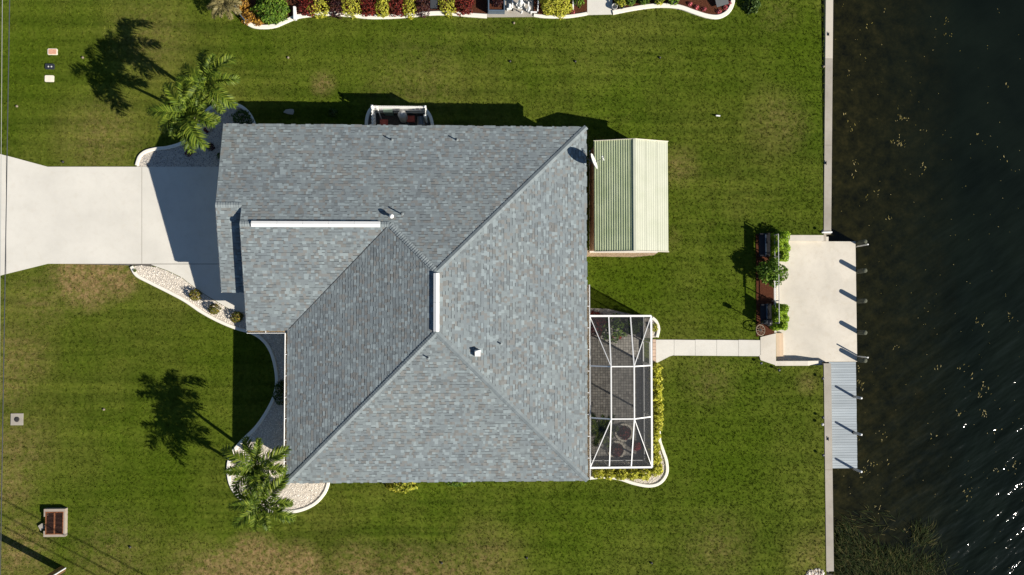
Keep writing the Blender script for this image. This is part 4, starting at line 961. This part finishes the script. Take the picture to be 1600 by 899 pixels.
MB().add([(bx_ - .14, by_ - .12, 1.482), (bx_ + .14, by_ - .12, 1.482), (bx_ + .14, by_ + .12, 1.482), (bx_ - .14, by_ + .12, 1.482), (bx_, by_, 1.58)], [(0, 1, 4), (1, 2, 4), (2, 3, 4), (3, 0, 4)]).build('lantern_roof', M['black'], t)
q = P(1209, 504, .9); t = thing('charcoal_grill', 'small black round grill on legs at the bench end by hedge', 'grill', (q.x - .25, q.y, .04)); gx_, gy_ = q.x - .25, q.y
MB().lathe((gx_, gy_, .6), [(.10, 0), (.20, .07), (.23, .16), (.23, .19), (.19, .28), (.08, .34)], 18).build('bowl', M['black'], t, True)
for k in range(3):
    a = k * 2.09; MB().tube([(gx_ + cos(a) * .12, gy_ + sin(a) * .12, .62), (gx_ + cos(a) * .24, gy_ + sin(a) * .24, .04)], .012, 6).build('leg', M['iron'], t)

# ---------------------------------------------------------------- lawn furniture: lids, drain, sprinklers
def lid(px, py, w_, d_, mat, name, label, cat, h=.05, rim=None):
    q = P(px, py, h); t = thing(name, label, cat, (q.x, q.y, 0)); r = .06; pts = []
    for cx_, cy_, a0 in ((w_ - r, d_ - r, 0), (-w_ + r, d_ - r, 90), (-w_ + r, -d_ + r, 180), (w_ - r, -d_ + r, 270)):
        for k in range(4): a = RD(a0 + k * 30); pts.append((q.x + cx_ + r * cos(a), q.y + cy_ + r * sin(a)))
    MB().prism(pts, 0, h).build('lid', mat, t); KEEP_OUT.append([(q.x - w_, q.y - d_), (q.x + w_, q.y - d_), (q.x + w_, q.y + d_), (q.x - w_, q.y + d_)])
    if rim: MB().prism([((x - q.x) * .8 + q.x, (y - q.y) * .8 + q.y) for x, y in pts], h + .001, h + .012).build('cover_plate', rim, t)
    return t
lid(82, 81, .29, .19, M['cream_lid'], 'utility_box_cover', 'salmon pink utility box lid in the lawn, topmost of three', 'utility lid', rim=M['pink_lid'])
t = lid(77.5, 104, .27, .17, M['plastic_dark'], 'meter_box', 'dark blue meter box in the lawn between two pale lids', 'meter box', .07)
q = P(77.5, 104, .1)
for dx in (-.09, .09): MB().lathe((q.x + dx, q.y, .071), [(.055, 0), (.05, .03), (.02, .04)], 12).build('gauge_cap', M['tank'], t, True)
lid(77, 123, .27, .2, M['cream_lid'], 'utility_box_cover', 'cream utility box lid in the lawn, lowest of three', 'utility lid')
q = P(26.5, 655.5, .03); t = thing('cleanout_cover', 'square concrete pad with round iron cover in the west lawn', 'cover', (q.x, q.y, 0))
MB().box(q.x - .36, q.x + .36, q.y - .35, q.y + .35, 0, .045).build('pad', M['cap_concrete'], t); MB().lathe((q.x, q.y, .046), [(.16, 0), (.15, .015), (.10, .02), (.01, .022)], 18).build('iron_cover', M['iron'], t, True)
KEEP_OUT.append([(q.x - .38, q.y - .38), (q.x + .38, q.y - .38), (q.x + .38, q.y + .38), (q.x - .38, q.y + .38)])
c0 = P(85.5, 817, .25); D = thing('storm_drain', 'raised concrete storm drain box with rusty grate near the street', 'drain', (c0.x, c0.y, 0)); W_, H_ = .62, .82; zz = .30
M['drain_concrete'] = concrete('rust_stained_concrete', (.42, .36, .30), .5, (.8, .5, .35))
for (x0, x1, y0, y1) in ((-W_, W_, H_ - .17, H_), (-W_, W_, -H_, -H_ + .15), (W_ - .10, W_, -H_ + .151, H_ - .171), (-W_, -W_ + .12, H_ - .45, H_ - .171), (-W_, -W_ + .12, -H_ + .151, -H_ + .35)):
    MB().box(c0.x + x0, c0.x + x1, c0.y + y0, c0.y + y1, -.2, zz).build('concrete_wall', M['drain_concrete'], D)
MB().box(c0.x - W_ + .1, c0.x + W_ - .09, c0.y - H_ + .14, c0.y + H_ - .16, -.1, .02).build('pit', M['black'], D)
fr = MB(); gx0, gx1, gy0, gy1 = c0.x - W_ + .13, c0.x + W_ - .12, c0.y - H_ + .17, c0.y + H_ - .19
for a in ((gx0 - .03, gx1 + .03, gy1 - .02, gy1 + .03), (gx0 - .03, gx1 + .03, gy0 - .03, gy0 + .02), (gx0 - .03, gx0 + .02, gy0 + .021, gy1 - .021), (gx1 - .02, gx1 + .03, gy0 + .021, gy1 - .021)): fr.box(*a, zz - .06, zz + .01)
fr.build('grate_frame', M['rust'], D); mx_ = (gx0 + gx1) / 2
MB().box(mx_ - .035, mx_ + .035, gy0 + .03, gy1 - .03, zz - .05, zz + .012).build('centre_bar', M['rust'], D)
for k in range(16):
    y_ = gy0 + .07 + (gy1 - gy0 - .14) * k / 15; MB().box(gx0 + .025, mx_ - .037, y_ - .014, y_ + .014, zz - .05, zz).build('grate_bar', M['rust_dark'], D); MB().box(mx_ + .037, gx1 - .025, y_ - .014, y_ + .014, zz - .05, zz).build('grate_bar', M['rust_dark'], D)
KEEP_OUT.append([(c0.x - W_ - .02, c0.y - H_), (c0.x + W_, c0.y - H_), (c0.x + W_, c0.y + H_), (c0.x - W_ - .02, c0.y + H_)])
q = P(66, 823, .04); tt = thing('concrete_block', 'loose blue grey concrete block in shade beside the storm drain', 'block', (q.x, q.y, 0)); MB().obox((q.x, q.y, .07), (.12, .08, 0), (-.08, .14, 0), (0, 0, .07)).build('block', M['cap_concrete'], tt)
spr = [(797, 96, 'dark sprinkler head in the north lawn, left of its neighbour'), (899, 96, 'dark sprinkler head in the north lawn above the roof corner'), (1031, 90, 'dark sprinkler head in the north lawn above the shed'), (129, 90, 'sprinkler head in the lawn between lids and palm shadow'),
       (98, 253, 'dark sprinkler head at the upper edge of the driveway'), (162, 640, 'sprinkler head in the middle of the front lawn'), (203, 855, 'dark sprinkler head right of the wire shadows'), (450, 90, 'sprinkler head in the north lawn above the garage'),
       (690, 880, 'dark sprinkler head in the south lawn below the ridge vent'), (823, 872, 'dark sprinkler head in the south lawn near the middle'), (1018, 880, 'dark sprinkler head in the south lawn below the porch'), (26, 166, 'sprinkler head with pale cap near the left edge'), (803, 36, 'pale sprinkler head in grass below the statue pad'), (1287, 104, 'sprinkler head on the grass beside the cap joint')]
for px, py, lab in spr:
    q = P(px, py, .05); t = thing('sprinkler_head', lab, 'sprinkler', (q.x, q.y, 0), 'lawn sprinkler heads')
    MB().lathe((q.x, q.y, 0), [(.075, 0), (.075, .06), (.05, .09), (.02, .11)], 10).build('head', M['iron'] if 'dark' in lab else M['old_wood'], t, True)
q = P(1120, 181, .15); t = thing('pipe_stub', 'short white pipe lying on the north lawn near the seawall', 'pipe', (q.x, q.y, 0)); MB().tube([(q.x - .05, q.y + .02, .12), (q.x + .22, q.y, .12)], .045, 10).build('pipe', M['white'], t); MB().tube([(q.x - .04, q.y + .02, 0), (q.x - .04, q.y + .02, .16)], .04, 8).build('elbow', M['iron'], t)

# ---------------------------------------------------------------- utility pole and wires
pb = P(97, 890); pole = thing('utility_pole', 'tall brown wooden utility pole at the street corner', 'utility pole', (pb.x, pb.y, 0)); ph = 10.5
MB().tube([(pb.x, pb.y, -.1), (pb.x, pb.y, 5), (pb.x, pb.y, ph)], [.21, .18, .14], 16).build('shaft', M['pole'], pole, True)
MB().tube([(pb.x + .20, pb.y + .08, 0), (pb.x + .19, pb.y + .08, 3)], .045, 8).build('conduit', M['white'], pole)
MB().tube([(pb.x + .16, pb.y - .16, 0), (pb.x + .15, pb.y - .15, 3)], .02, 6).build('ground_wire', M['iron'], pole)
pd = Vector((SUN_AZ.y, -SUN_AZ.x, 0)) * -1        # crossarm direction
MB().beam(Vector((pb.x, pb.y, 9.6)) - pd * .5, Vector((pb.x, pb.y, 9.6)) + pd * 2.1, .11, .13).build('crossarm', M['pole'], pole)
sun2 = Vector((SUN_AZ.x, SUN_AZ.y, 0))
offs = (.62, 1.2, 1.98)
def wire(a, b_, sag, r, mat, label):
    a = Vector(a); b_ = Vector(b_); pts = []
    for i in range(25):
        t_ = i / 24; p = a.lerp(b_, t_); p.z -= sag * 4 * t_ * (1 - t_); pts.append(p)
    o = MB().tube(pts, r, 6).build('overhead_wire', mat); tag(o, label, 'wire', 'wires from the utility pole'); return o
for k, o_ in enumerate(offs):
    a = Vector((pb.x, pb.y, 9.75)) + pd * o_
    MB().lathe((a.x, a.y, 9.665), [(.03, 0), (.06, .03), (.03, .08)], 8).build('insulator', M['tank'], pole)
    wire(a, a + sun2 * 34 + Vector((0, 0, -1.5)), .5, .035, M['pipe'], ['service wire nearest the pole line, leading southeast', 'middle service wire of three leading southeast', 'outer service wire on the crossarm tip, leading southeast'][k])
a = Vector(P(15, 0, 8.6)); b_ = Vector(P(8, 430, 8.6)); d_ = (b_ - a)
wire(a - d_ * 1.4, a + d_ * 2.35, .0, .022, M['pipe'], 'dark overhead wire along the street, inner of two')
a = Vector(P(3.6, 0, 8.9)); b_ = Vector(P(1.5, 280, 8.9)); d_ = (b_ - a)
wire(a - d_ * 1.4, a + d_ * 3.6, .0, .012, M['wire'], 'light grey overhead wire at the far left street edge')

# ---------------------------------------------------------------- neighbour's garden at the top edge
nb = thing('mulch_bed', "neighbour's long mulch bed behind a wavy white curb", 'bed')
l1 = [(384, 34), (395, 41), (412, 43), (430, 41), (447, 34), (465, 27), (490, 23.5), (515, 22), (545, 24), (575, 27), (605, 27), (640, 25), (668, 22), (700, 21.5), (730, 24), (761, 26)]
l2 = [(834, 24.5), (850, 26.5), (880, 27), (900, 25), (917, 22)]
l3 = [(957, 20.5), (985, 15), (1015, 10.5), (1040, 9.5), (1062, 12), (1085, 20), (1105, 26), (1122, 27), (1136, 20), (1143, 8), (1145, -6)]
for ln, wd in ((l1, .26), (l2, .2), (l3, .27)):
    L = catmull(PX(ln), 6); curb_mb(L, wd, 0, .13).build('curb', M['curb'], nb)
MB().prism(catmull(PX([(369, 8), (371, 14)] + l1), 6) + PX([(761, -60), (366, -60)]), .002, .04).build('mulch', M['mulch'], nb)
MB().prism(catmull(PX(l2), 6) + PX([(917, -60), (834, -60)]), .002, .04).build('mulch', M['mulch'], nb)
MB().prism(catmull(PX(l3), 6) + PX([(1145, -60), (957, -60)]), .002, .04).build('mulch', M['mulch'], nb)
KEEP_OUT.append(PX([(369, 8)] + l1 + [(834, 27)] + l2 + [(957, 25)] + l3 + [(1146, -60), (366, -60)]))
t = thing('garden_walk', "neighbour's pale concrete walk between two mulch beds", 'walk'); del t['category']; t['kind'] = 'structure'
MB().prism(PX([(917.5, 24), (956.5, 23), (956.5, -60), (917.5, -60)]), 0, .05).build('concrete_slab', M['concrete'], t)
t = thing('statue_pad', "neighbour's grey concrete pad for planter and statues", 'pad'); del t['category']; t['kind'] = 'structure'
MB().prism(PX([(761.5, 27.5), (833, 27), (833, -60), (761.5, -60)]), 0, .05).build('concrete_slab', M['cap_concrete'], t)
q = P(460, 14); t = thing('white_edging', 'short straight white divider across the bed beside the green bush', 'edging', (q.x, q.y, 0)); a = P(460, 10, .3); b_ = P(460.5, 30, .3); MB().beam((a.x, a.y, .16), (b_.x, b_.y, .16), .15, .28).build('slab', M['white'], t)
a = P(369, 10); b_ = P(377, 25); c_ = P(385, 35); q = b_; t = thing('metal_edging', 'dark blue grey curved edging panel at the west tip of the bed', 'edging', (q.x, q.y, 0)); curb_mb(catmull([tuple(a[:2]), tuple(b_[:2]), tuple(c_[:2])], 6), .06, 0, .42).build('panel', M['blue_plastic'], t)
nbp = [(480, 7, .55, .6, 'redleaf', 'dark red'), (497, 8, .62, .65, 'lime', 'lime'), (524, 8, .5, .5, 'purple', 'dark brown leafed'), (549, 7, .60, .7, 'lime', 'lime'), (575, 8, .5, .65, 'redleaf', 'dark red'), (597, 10, .42, .7, 'lime', 'lime'),
       (619, 8, .52, .65, 'redleaf', 'dark red'), (639, 9, .40, .65, 'lime', 'lime'), (660, 7, .5, .6, 'purple', 'dark brown leafed'), (699, 6, .5, .6, 'lime', 'lime'), (725, 6, .55, .6, 'redleaf', 'dark red')]
ordn = ['just right of the white divider', 'second from the white divider', 'between the first and second lime clumps', 'third lime from the right end group', 'between the two middle lime clumps', 'narrow, left of the middle of the bed', 'near the middle of the bed', 'narrow, right of the middle of the bed', 'beside the small dark box', 'right of the small dark box', 'nearest the blue planter']
for (px, py, r, h, mt, cn), od in zip(nbp, ordn):
    shrub(px, py - 1.5, r, h, M[mt], f"neighbour's {cn} shrub {od}", n=620, size=.075, ry=.74, shape=sup, group="shrubs in the neighbour's bed")
q = P(678, 6, .3); t = thing('pad_box', 'small dark square box between shrubs in the mulch bed', 'box', (q.x, q.y, 0)); MB().box(q.x - .2, q.x + .2, q.y - .25, q.y + .25, 0, .3).build('cabinet', M['plastic_dark'], t); MB().box(q.x - .22, q.x + .22, q.y - .27, q.y + .27, .301, .34).build('lid', M['pipe'], t)
shrub(421, 12, 1.15, 1.0, M['green'], "neighbour's big round green bush at the west end of the bed", n=1500, size=.10, ry=1.0)
shrub(388, 24, .55, .5, M['orange'], 'orange croton shrub beside the dark edging panel', n=420, size=.08)
shrub(377, 4, .5, .6, M['orange'], 'yellow orange croton shrub at the top edge of the photo', n=380, size=.08)
shrub(402, 32, .35, .35, M['orange'], 'low orange croton in front of the big green bush', n=260, size=.07)
shrub(869, 1, .95, 1.0, M['lime'], "neighbour's big rounded lime bush right of the statues", n=2400, size=.075, ry=.85, shape=sup)
for k, (px, py, lab) in enumerate(((970, 4, 'golden'), (985, 2, 'leafy green'), (1007, 1, 'bushy'), (1030, 0, 'dark'), (1052, 1, 'small'))):
    q = P(px, py, .3); t = thing('potted_plant', f'{lab} potted plant, ' + ['first', 'second', 'third', 'fourth', 'fifth'][k] + ' from the walk along the curved bed', 'potted plant', (q.x, q.y, .04), 'potted plants in the curved mulch bed'); sd_[0] += 1
    MB().lathe((q.x, q.y, .04), [(.16, 0), (.22, .26), (.24, .30)], 14).build('pot', M['plastic_dark'], t)
    leaves(200, .10, ell(.36, .4, .5), M['gold'] if k in (0, 3) else M['green'], 'foliage', t, loc=(q.x, q.y + .1, .25), seed=sd_[0])
for k, (px, py) in enumerate(((960, 11), (971, 10))):
    q = P(px, py, .2); t = thing('empty_pot', ['grey round pot at the walk edge', 'dark round pot just right of the grey one'][k], 'pot', (q.x, q.y, .05)); MB()._l((q.x, q.y, .05), [(.001, .0), (.15, 0), (.19, .26), (.16, .27), (.14, .08), (.001, .08)], 16).build('pot', M['tank'] if k == 0 else M['plastic_dark'], t, True)
for k, (px, py) in enumerate(((1079, 6), (1089, 11), (1100, 14), (1124, 18), (1134, 12), (1140, 5))):
    shrub(px, py, .16, .22, M['pink'], 'pink flower clump, ' + ['first', 'second', 'third', 'fourth', 'fifth', 'sixth'][k] + ' along the curved bed from the pots', 'flower_clump', 'flowers', n=60, size=.05, group='pink flower clumps in the curved bed')
q = P(1128, 3, .4); t = thing('lounge_seat', 'dark folded lounge seat at the top edge of the curved bed', 'seat', (q.x, q.y, .04)); MB().obox((q.x, q.y + .1, .35), (.38, .12, 0), (-.1, .28, .1), (0, 0, .03)).build('seat_panel', M['pipe'], t)
for s in (-1, 1): MB().tube([(q.x + s * .3, q.y, .04), (q.x + s * .3, q.y + .1, .34)], .02, 6).build('leg', M['tank'], t)
# blue planter
q = P(776, 6, .35); t = thing('planter_box', 'blue grey trough planter on the neighbour pad', 'planter', (q.x, q.y, .05))
ya, yb_ = P(776, 20, .3).y, q.y + .8
for a in ((q.x - .52, q.x + .5, ya, ya + .06), (q.x - .52, q.x - .46, ya + .061, yb_), (q.x + .44, q.x + .5, ya + .061, yb_)): MB().box(*a, .05, .6).build('side', M['blue_plastic'], t)
MB().box(q.x - .455, q.x + .435, ya + .065, yb_, .05, .5).build('soil', M['mulch'], t); sd_[0] += 1
leaves(140, .12, ell(.4, .5, .3), M['purple'], 'foliage', t, loc=(q.x, q.y + .2, .5), seed=sd_[0])
def statue(px, py, s, label, arms):
    q = P(px, py, .3 * s); x, y = q.x, q.y; t = thing('garden_statue', label, 'statue', (x, y, .05))
    MB().box(x - .13 * s, x + .13 * s, y - .13 * s, y + .13 * s, .05, .05 + .1 * s).build('plinth', M['white'], t)
    z0 = .05 + .1 * s
    MB().lathe((x, y, z0), [(.09 * s, 0), (.10 * s, .1 * s), (.13 * s, .3 * s), (.10 * s, .45 * s), (.14 * s, .6 * s), (.05 * s, .68 * s), (.05 * s, .72 * s), (.085 * s, .78 * s), (.085 * s, .86 * s), (.03 * s, .94 * s)], 14).build('figure', M['white'], t, True)
    for k in arms: MB().tube([(x + k * .12 * s, y, z0 + .58 * s), (x + k * .24 * s, y - .1 * s, z0 + .45 * s), (x + k * .2 * s, y - .2 * s, z0 + .5 * s)], [.04 * s, .03 * s, .025 * s], 7).build('arm', M['white'], t, True)
statue(813, 8, 1.1, 'tallest white statue in the middle of the pad', (-1, 1)); statue(796, 12, .7, 'small white statue beside the blue planter', (1,)); statue(826, 16, .65, 'small white statue at the right front of the pad', (-1,)); statue(815, 20, .35, 'tiny white figure at the front edge of the pad', (1,))
for k, (px0, py0, px1, py1) in enumerate(((793, 15, 801, 15), (801, 15, 801, 0), (826, 18, 826, 5), (830, 20, 840, 20), (840, 20, 841, 2))):
    a = P(px0, py0, .2); b_ = P(px1, py1, .2); t = thing('low_white_rail', 'low white rail, ' + ['short piece beside the planter', 'upright run right of the planter', 'left side of the small statue corner', 'front of the statue corner', 'upright run beside the lime bush'][k], 'rail', (a.x, a.y, .05), 'low white rails on the pad')
    MB().beam((a.x, a.y, .28), (b_.x, b_.y, .28), .07, .07).build('rail', M['white'], t)
    for p in (a, b_): MB().box(p.x - .04, p.x + .04, p.y - .04, p.y + .04, .05, .32).build('post', M['white'], t)
q = P(899, 10); t = thing('thin_post', 'thin dark post between lime bush and concrete walk', 'post', (q.x, q.y, 0)); MB().tube([(q.x, q.y, 0), (q.x, q.y, 1.1)], .025, 8).build('post', M['iron'], t)
MB().beam((P(895, 0).x, P(895, 0).y, .1), (P(895, 17).x, P(895, 17).y, .1), .08, .2).build('white_border_strip', M['white']); tag(col.objects['white_border_strip'], 'short white border strip right of the big lime bush', 'edging')
shrub(905, 0, .35, .5, M['green'], 'small green shrub between the thin post and the walk', n=160, size=.09)
shrub(895, 19, .16, .2, M['pink'], 'small pink flower clump on the curb near the thin post', 'flower_clump', 'flowers', n=60, size=.05)
q = P(1176, 4, .4); sd_[0] += 1; t = shrub(1176, 5, .55, .7, M['darkgreen'], 'loose dark green bush at the top edge right of the curved bed', n=260, size=.14)
q = P(350, 8, .8); t = thing('dry_palm', 'brownish feathery palm at the top edge left of the bed', 'palm tree', (q.x, q.y, 0))
MB().tube([(q.x, q.y, 0), (q.x, q.y + .1, .7)], .1, 10).build('trunk', M['trunk'], t)
FD = [f.copy() for f in FR]
for f in FD: f.materials.clear(); f.materials.append(M['dryfrond'])
for k in range(11): o = bpy.data.objects.new('frond', FD[k % 3]); col.objects.link(o); o.parent = t; o.location = (0, .1, .7); o.rotation_euler = (0, .1, k * .571); o.scale = (.55,) * 3
for k, f in enumerate(((460, 175, .3), (132, 92, 0), (1075, 372, 0))): pass
# stepping stone in shade
q = P(453, 175); t = thing('splash_stone', 'pale irregular stone in the shade of the north wall', 'stone', (q.x, q.y, 0)); MB().prism([(q.x + r * cos(a) * 1.3, q.y + r * sin(a) * .8) for a, r in ((0, .2), (.8, .25), (1.6, .22), (2.5, .25), (3.3, .3), (4.2, .2), (5.3, .26))], 0, .05).build('stone', M['cap_concrete'], t)
# debris at the south east corner of the lawn
q = P(1272, 893); t = thing('rubble_patch', 'pale rubble patch on grass by the seawall at the bottom', 'rubble', (q.x, q.y, 0)); poly = PX([(1258, 899), (1262, 892), (1278, 889), (1286, 892), (1287, 910), (1255, 910)]); MB().prism(poly, .002, .02).build('rubble_base', M['soil'], t); stones(poly, 160, .09, M['stone'], 'rubble', t); KEEP_OUT.append(poly)

# ---------------------------------------------------------------- water plants
def blades(cx, cy, n, rad, L, w_, mat, name, z=-.98, flat=.35, az=None, seed=1, rad2=None):
    rg = np.random.default_rng(seed); X = rg.normal(cx, rad, n); Y = rg.normal(cy, rad2 or rad, n)
    a = rg.uniform(0, 2 * pi, n) if az is None else rg.normal(az, .6, n); l = L * rg.uniform(.5, 1.2, n); e = np.abs(rg.normal(flat, .3, n))
    D_ = np.stack([np.cos(a) * np.cos(e), np.sin(a) * np.cos(e), np.sin(e)], 1); S_ = np.stack([-np.sin(a), np.cos(a), 0 * a], 1) * w_
    B_ = np.stack([X, Y, np.full(n, z)], 1); p1 = B_ + D_ * l[:, None] * .55; p2 = B_ + D_ * l[:, None]; p2[:, 2] = np.maximum(p2[:, 2] - l * .28, z + .01)
    V = np.stack([B_ - S_, B_ + S_, p1 + S_, p1 - S_, p2], 1).reshape(-1, 3)
    k = 5 * np.arange(n)[:, None]
    F = np.concatenate([k + [0, 1, 2], k + [0, 2, 3], k + [3, 2, 4]], 1).reshape(-1, 3)
    return V, F
parts = []; Ftot = []; off = 0
for i, (px, py, n_, r1, r2, L_, az) in enumerate(((1335, 885, 2200, 1.0, .6, 1.0, 2.4), (1322, 858, 800, .6, .5, .8, 2.2), (1390, 882, 1000, .8, .4, .8, 1.6), (1425, 892, 450, .8, .3, .6, 1.0), (1438, 842, 220, .35, .35, .7, 1.2), (1460, 880, 70, .5, .5, .6, 1.2), (1360, 812, 60, .9, .4, .7, 2.7), (1325, 830, 110, .5, .4, .6, 2.6), (1345, 912, 2400, 2.0, .4, 1.0, 2.0))):
    q = P(px, py, -1); V, F = blades(q.x, q.y, n_, r1, L_ * 1.15, .011, None, '', az=az, seed=i, rad2=r2)
    m_ = V.reshape(-1, 5, 3); keep = m_[:, :, 0].min(1) > CX(-12) + .52 
    m_ = m_[keep]; n2 = len(m_); k = 5 * np.arange(n2)[:, None]; F = np.concatenate([k + [0, 1, 2], k + [0, 2, 3], k + [3, 2, 4]], 1).reshape(-1, 3)
    parts.append(m_.reshape(-1, 3)); Ftot.append(F + off); off += n2 * 5
o = npmesh('water_reeds', np.concatenate(parts), np.concatenate(Ftot), M['reed'], None, 'stuff'); o['label'] = 'mass of long green reeds in the canal below the dock'
# floating leaves
cl = [(1403, 222, 10), (1410, 228, 8), (1405, 183, 9), (1412, 187, 6), (1370, 300, 4), (1390, 345, 5), (1330, 200, 5), (1322, 188, 3), (1325, 118, 4), (1477, 35, 5), (1483, 55, 5), (1440, 260, 4), (1352, 310, 3), (1337, 275, 3), (1540, 605, 8), (1533, 618, 7), (1534, 648, 9), (1530, 505, 6), (1575, 498, 6), (1463, 575, 4), (1497, 645, 5),
      (1503, 576, 4), (1515, 590, 3), (1345, 600, 9), (1340, 575, 5), (1350, 735, 9), (1362, 728, 6), (1345, 745, 6), (1385, 720, 4), (1378, 680, 5), (1457, 682, 4), (1510, 768, 6), (1512, 780, 5), (1558, 677, 3), (1582, 730, 5), (1590, 728, 4), (1555, 735, 4), (1380, 20, 3), (1530, 215, 2), (1570, 250, 3), (1345, 90, 3), (1400, 540, 4), (1330, 640, 5), (1335, 690, 3), (1577, 137, 2), (1357, 42, 3), (1441, 207, 3), (1443, 275, 3), (1338, 253, 4), (1415, 825, 5), (1370, 795, 5)]
V = []; n_ = 0
for px, py, k in cl:
    for j in range(k):
        q = P(px + random.gauss(0, 4), py + random.gauss(0, 4), -.99); a = random.uniform(.6, 2.2); l = random.uniform(.06, .20); w_ = random.uniform(.012, .03); u = Vector((cos(a), sin(a), 0)); s = Vector((-sin(a), cos(a), 0)); bend = s * random.uniform(-.06, .06)
        V += [q - s * w_ * .4, q + s * w_ * .4, q + u * l * .5 + bend + s * w_ + Vector((0, 0, .012)), q + u * l * .5 + bend - s * w_ + Vector((0, 0, .012)), q + u * l]; n_ += 1
for j in range(230):
    q = P(random.uniform(1300, 1600), random.uniform(0, 899), -.99)
    if q.x < CX(q.y) + .6: continue
    a = random.uniform(0, 3); l = random.uniform(.03, .08); w_ = .012; u = Vector((cos(a), sin(a), 0)); s = Vector((-sin(a), cos(a), 0))
    V += [q - s * w_, q + s * w_, q + u * l * .5 + s * w_, q + u * l * .5 - s * w_, q + u * l]; n_ += 1
k = 5 * np.arange(n_)[:, None]; F = np.concatenate([k + [0, 1, 2], k + [0, 2, 3], k + [3, 2, 4]], 1).reshape(-1, 3)
o = npmesh('floating_weed', np.array([tuple(v) for v in V]), F, M['floating'], None, 'stuff'); o['label'] = 'scattered yellowish weed and leaves floating on the canal'

# ---------------------------------------------------------------- grass blades over the visible lawn
nc = 150000
cxx = rng.uniform(-34, CX(0) + .3, nc); cyy = rng.uniform(-18, 25, nc); ca_ = rng.uniform(0, 2 * pi, nc); ch = rng.uniform(.45, .95, nc); kb = 6
X = (cxx[:, None] + rng.normal(0, .035, (nc, kb))).ravel(); Y = (cyy[:, None] + rng.normal(0, .035, (nc, kb))).ravel()
A_ = (ca_[:, None] + rng.normal(0, .7, (nc, kb))).ravel(); Hh = (ch[:, None] * rng.uniform(.7, 1.2, (nc, kb))).ravel()
ok = X < CX(0) + np.maximum(Y, 0) * .022 - .02
for p in KEEP_OUT: ok &= ~inside(p, X, Y)
ok &= ~inside([(LX + .45, YN_ - .4), (XR - .4, YN_ - .4), (XR - .4, YS_ + .4), (XL + .4, YS_ + .4), (XL + .4, GY + .4), (LX + .45, GY + .4)], X, Y)
X = X[ok]; Y = Y[ok]; A_ = A_[ok]; Hh = Hh[ok]; n = len(X)
V = np.zeros((n, 3, 3)); L = Hh * .085; e = rng.uniform(.4, 1.25, n); w_ = rng.uniform(.009, .020, n)
V[:, 0] = np.stack([X - np.sin(A_) * w_, Y + np.cos(A_) * w_, 0 * X], 1); V[:, 1] = np.stack([X + np.sin(A_) * w_, Y - np.cos(A_) * w_, 0 * X], 1)
V[:, 2] = np.stack([X + np.cos(A_) * np.cos(e) * L, Y + np.sin(A_) * np.cos(e) * L, np.sin(e) * L], 1)
V = V.reshape(-1, 3); F = np.arange(len(V)).reshape(-1, 3)
o = npmesh('grass', V, F, M['blades'], None, 'stuff'); o['label'] = 'short mown grass blades covering the lawn'
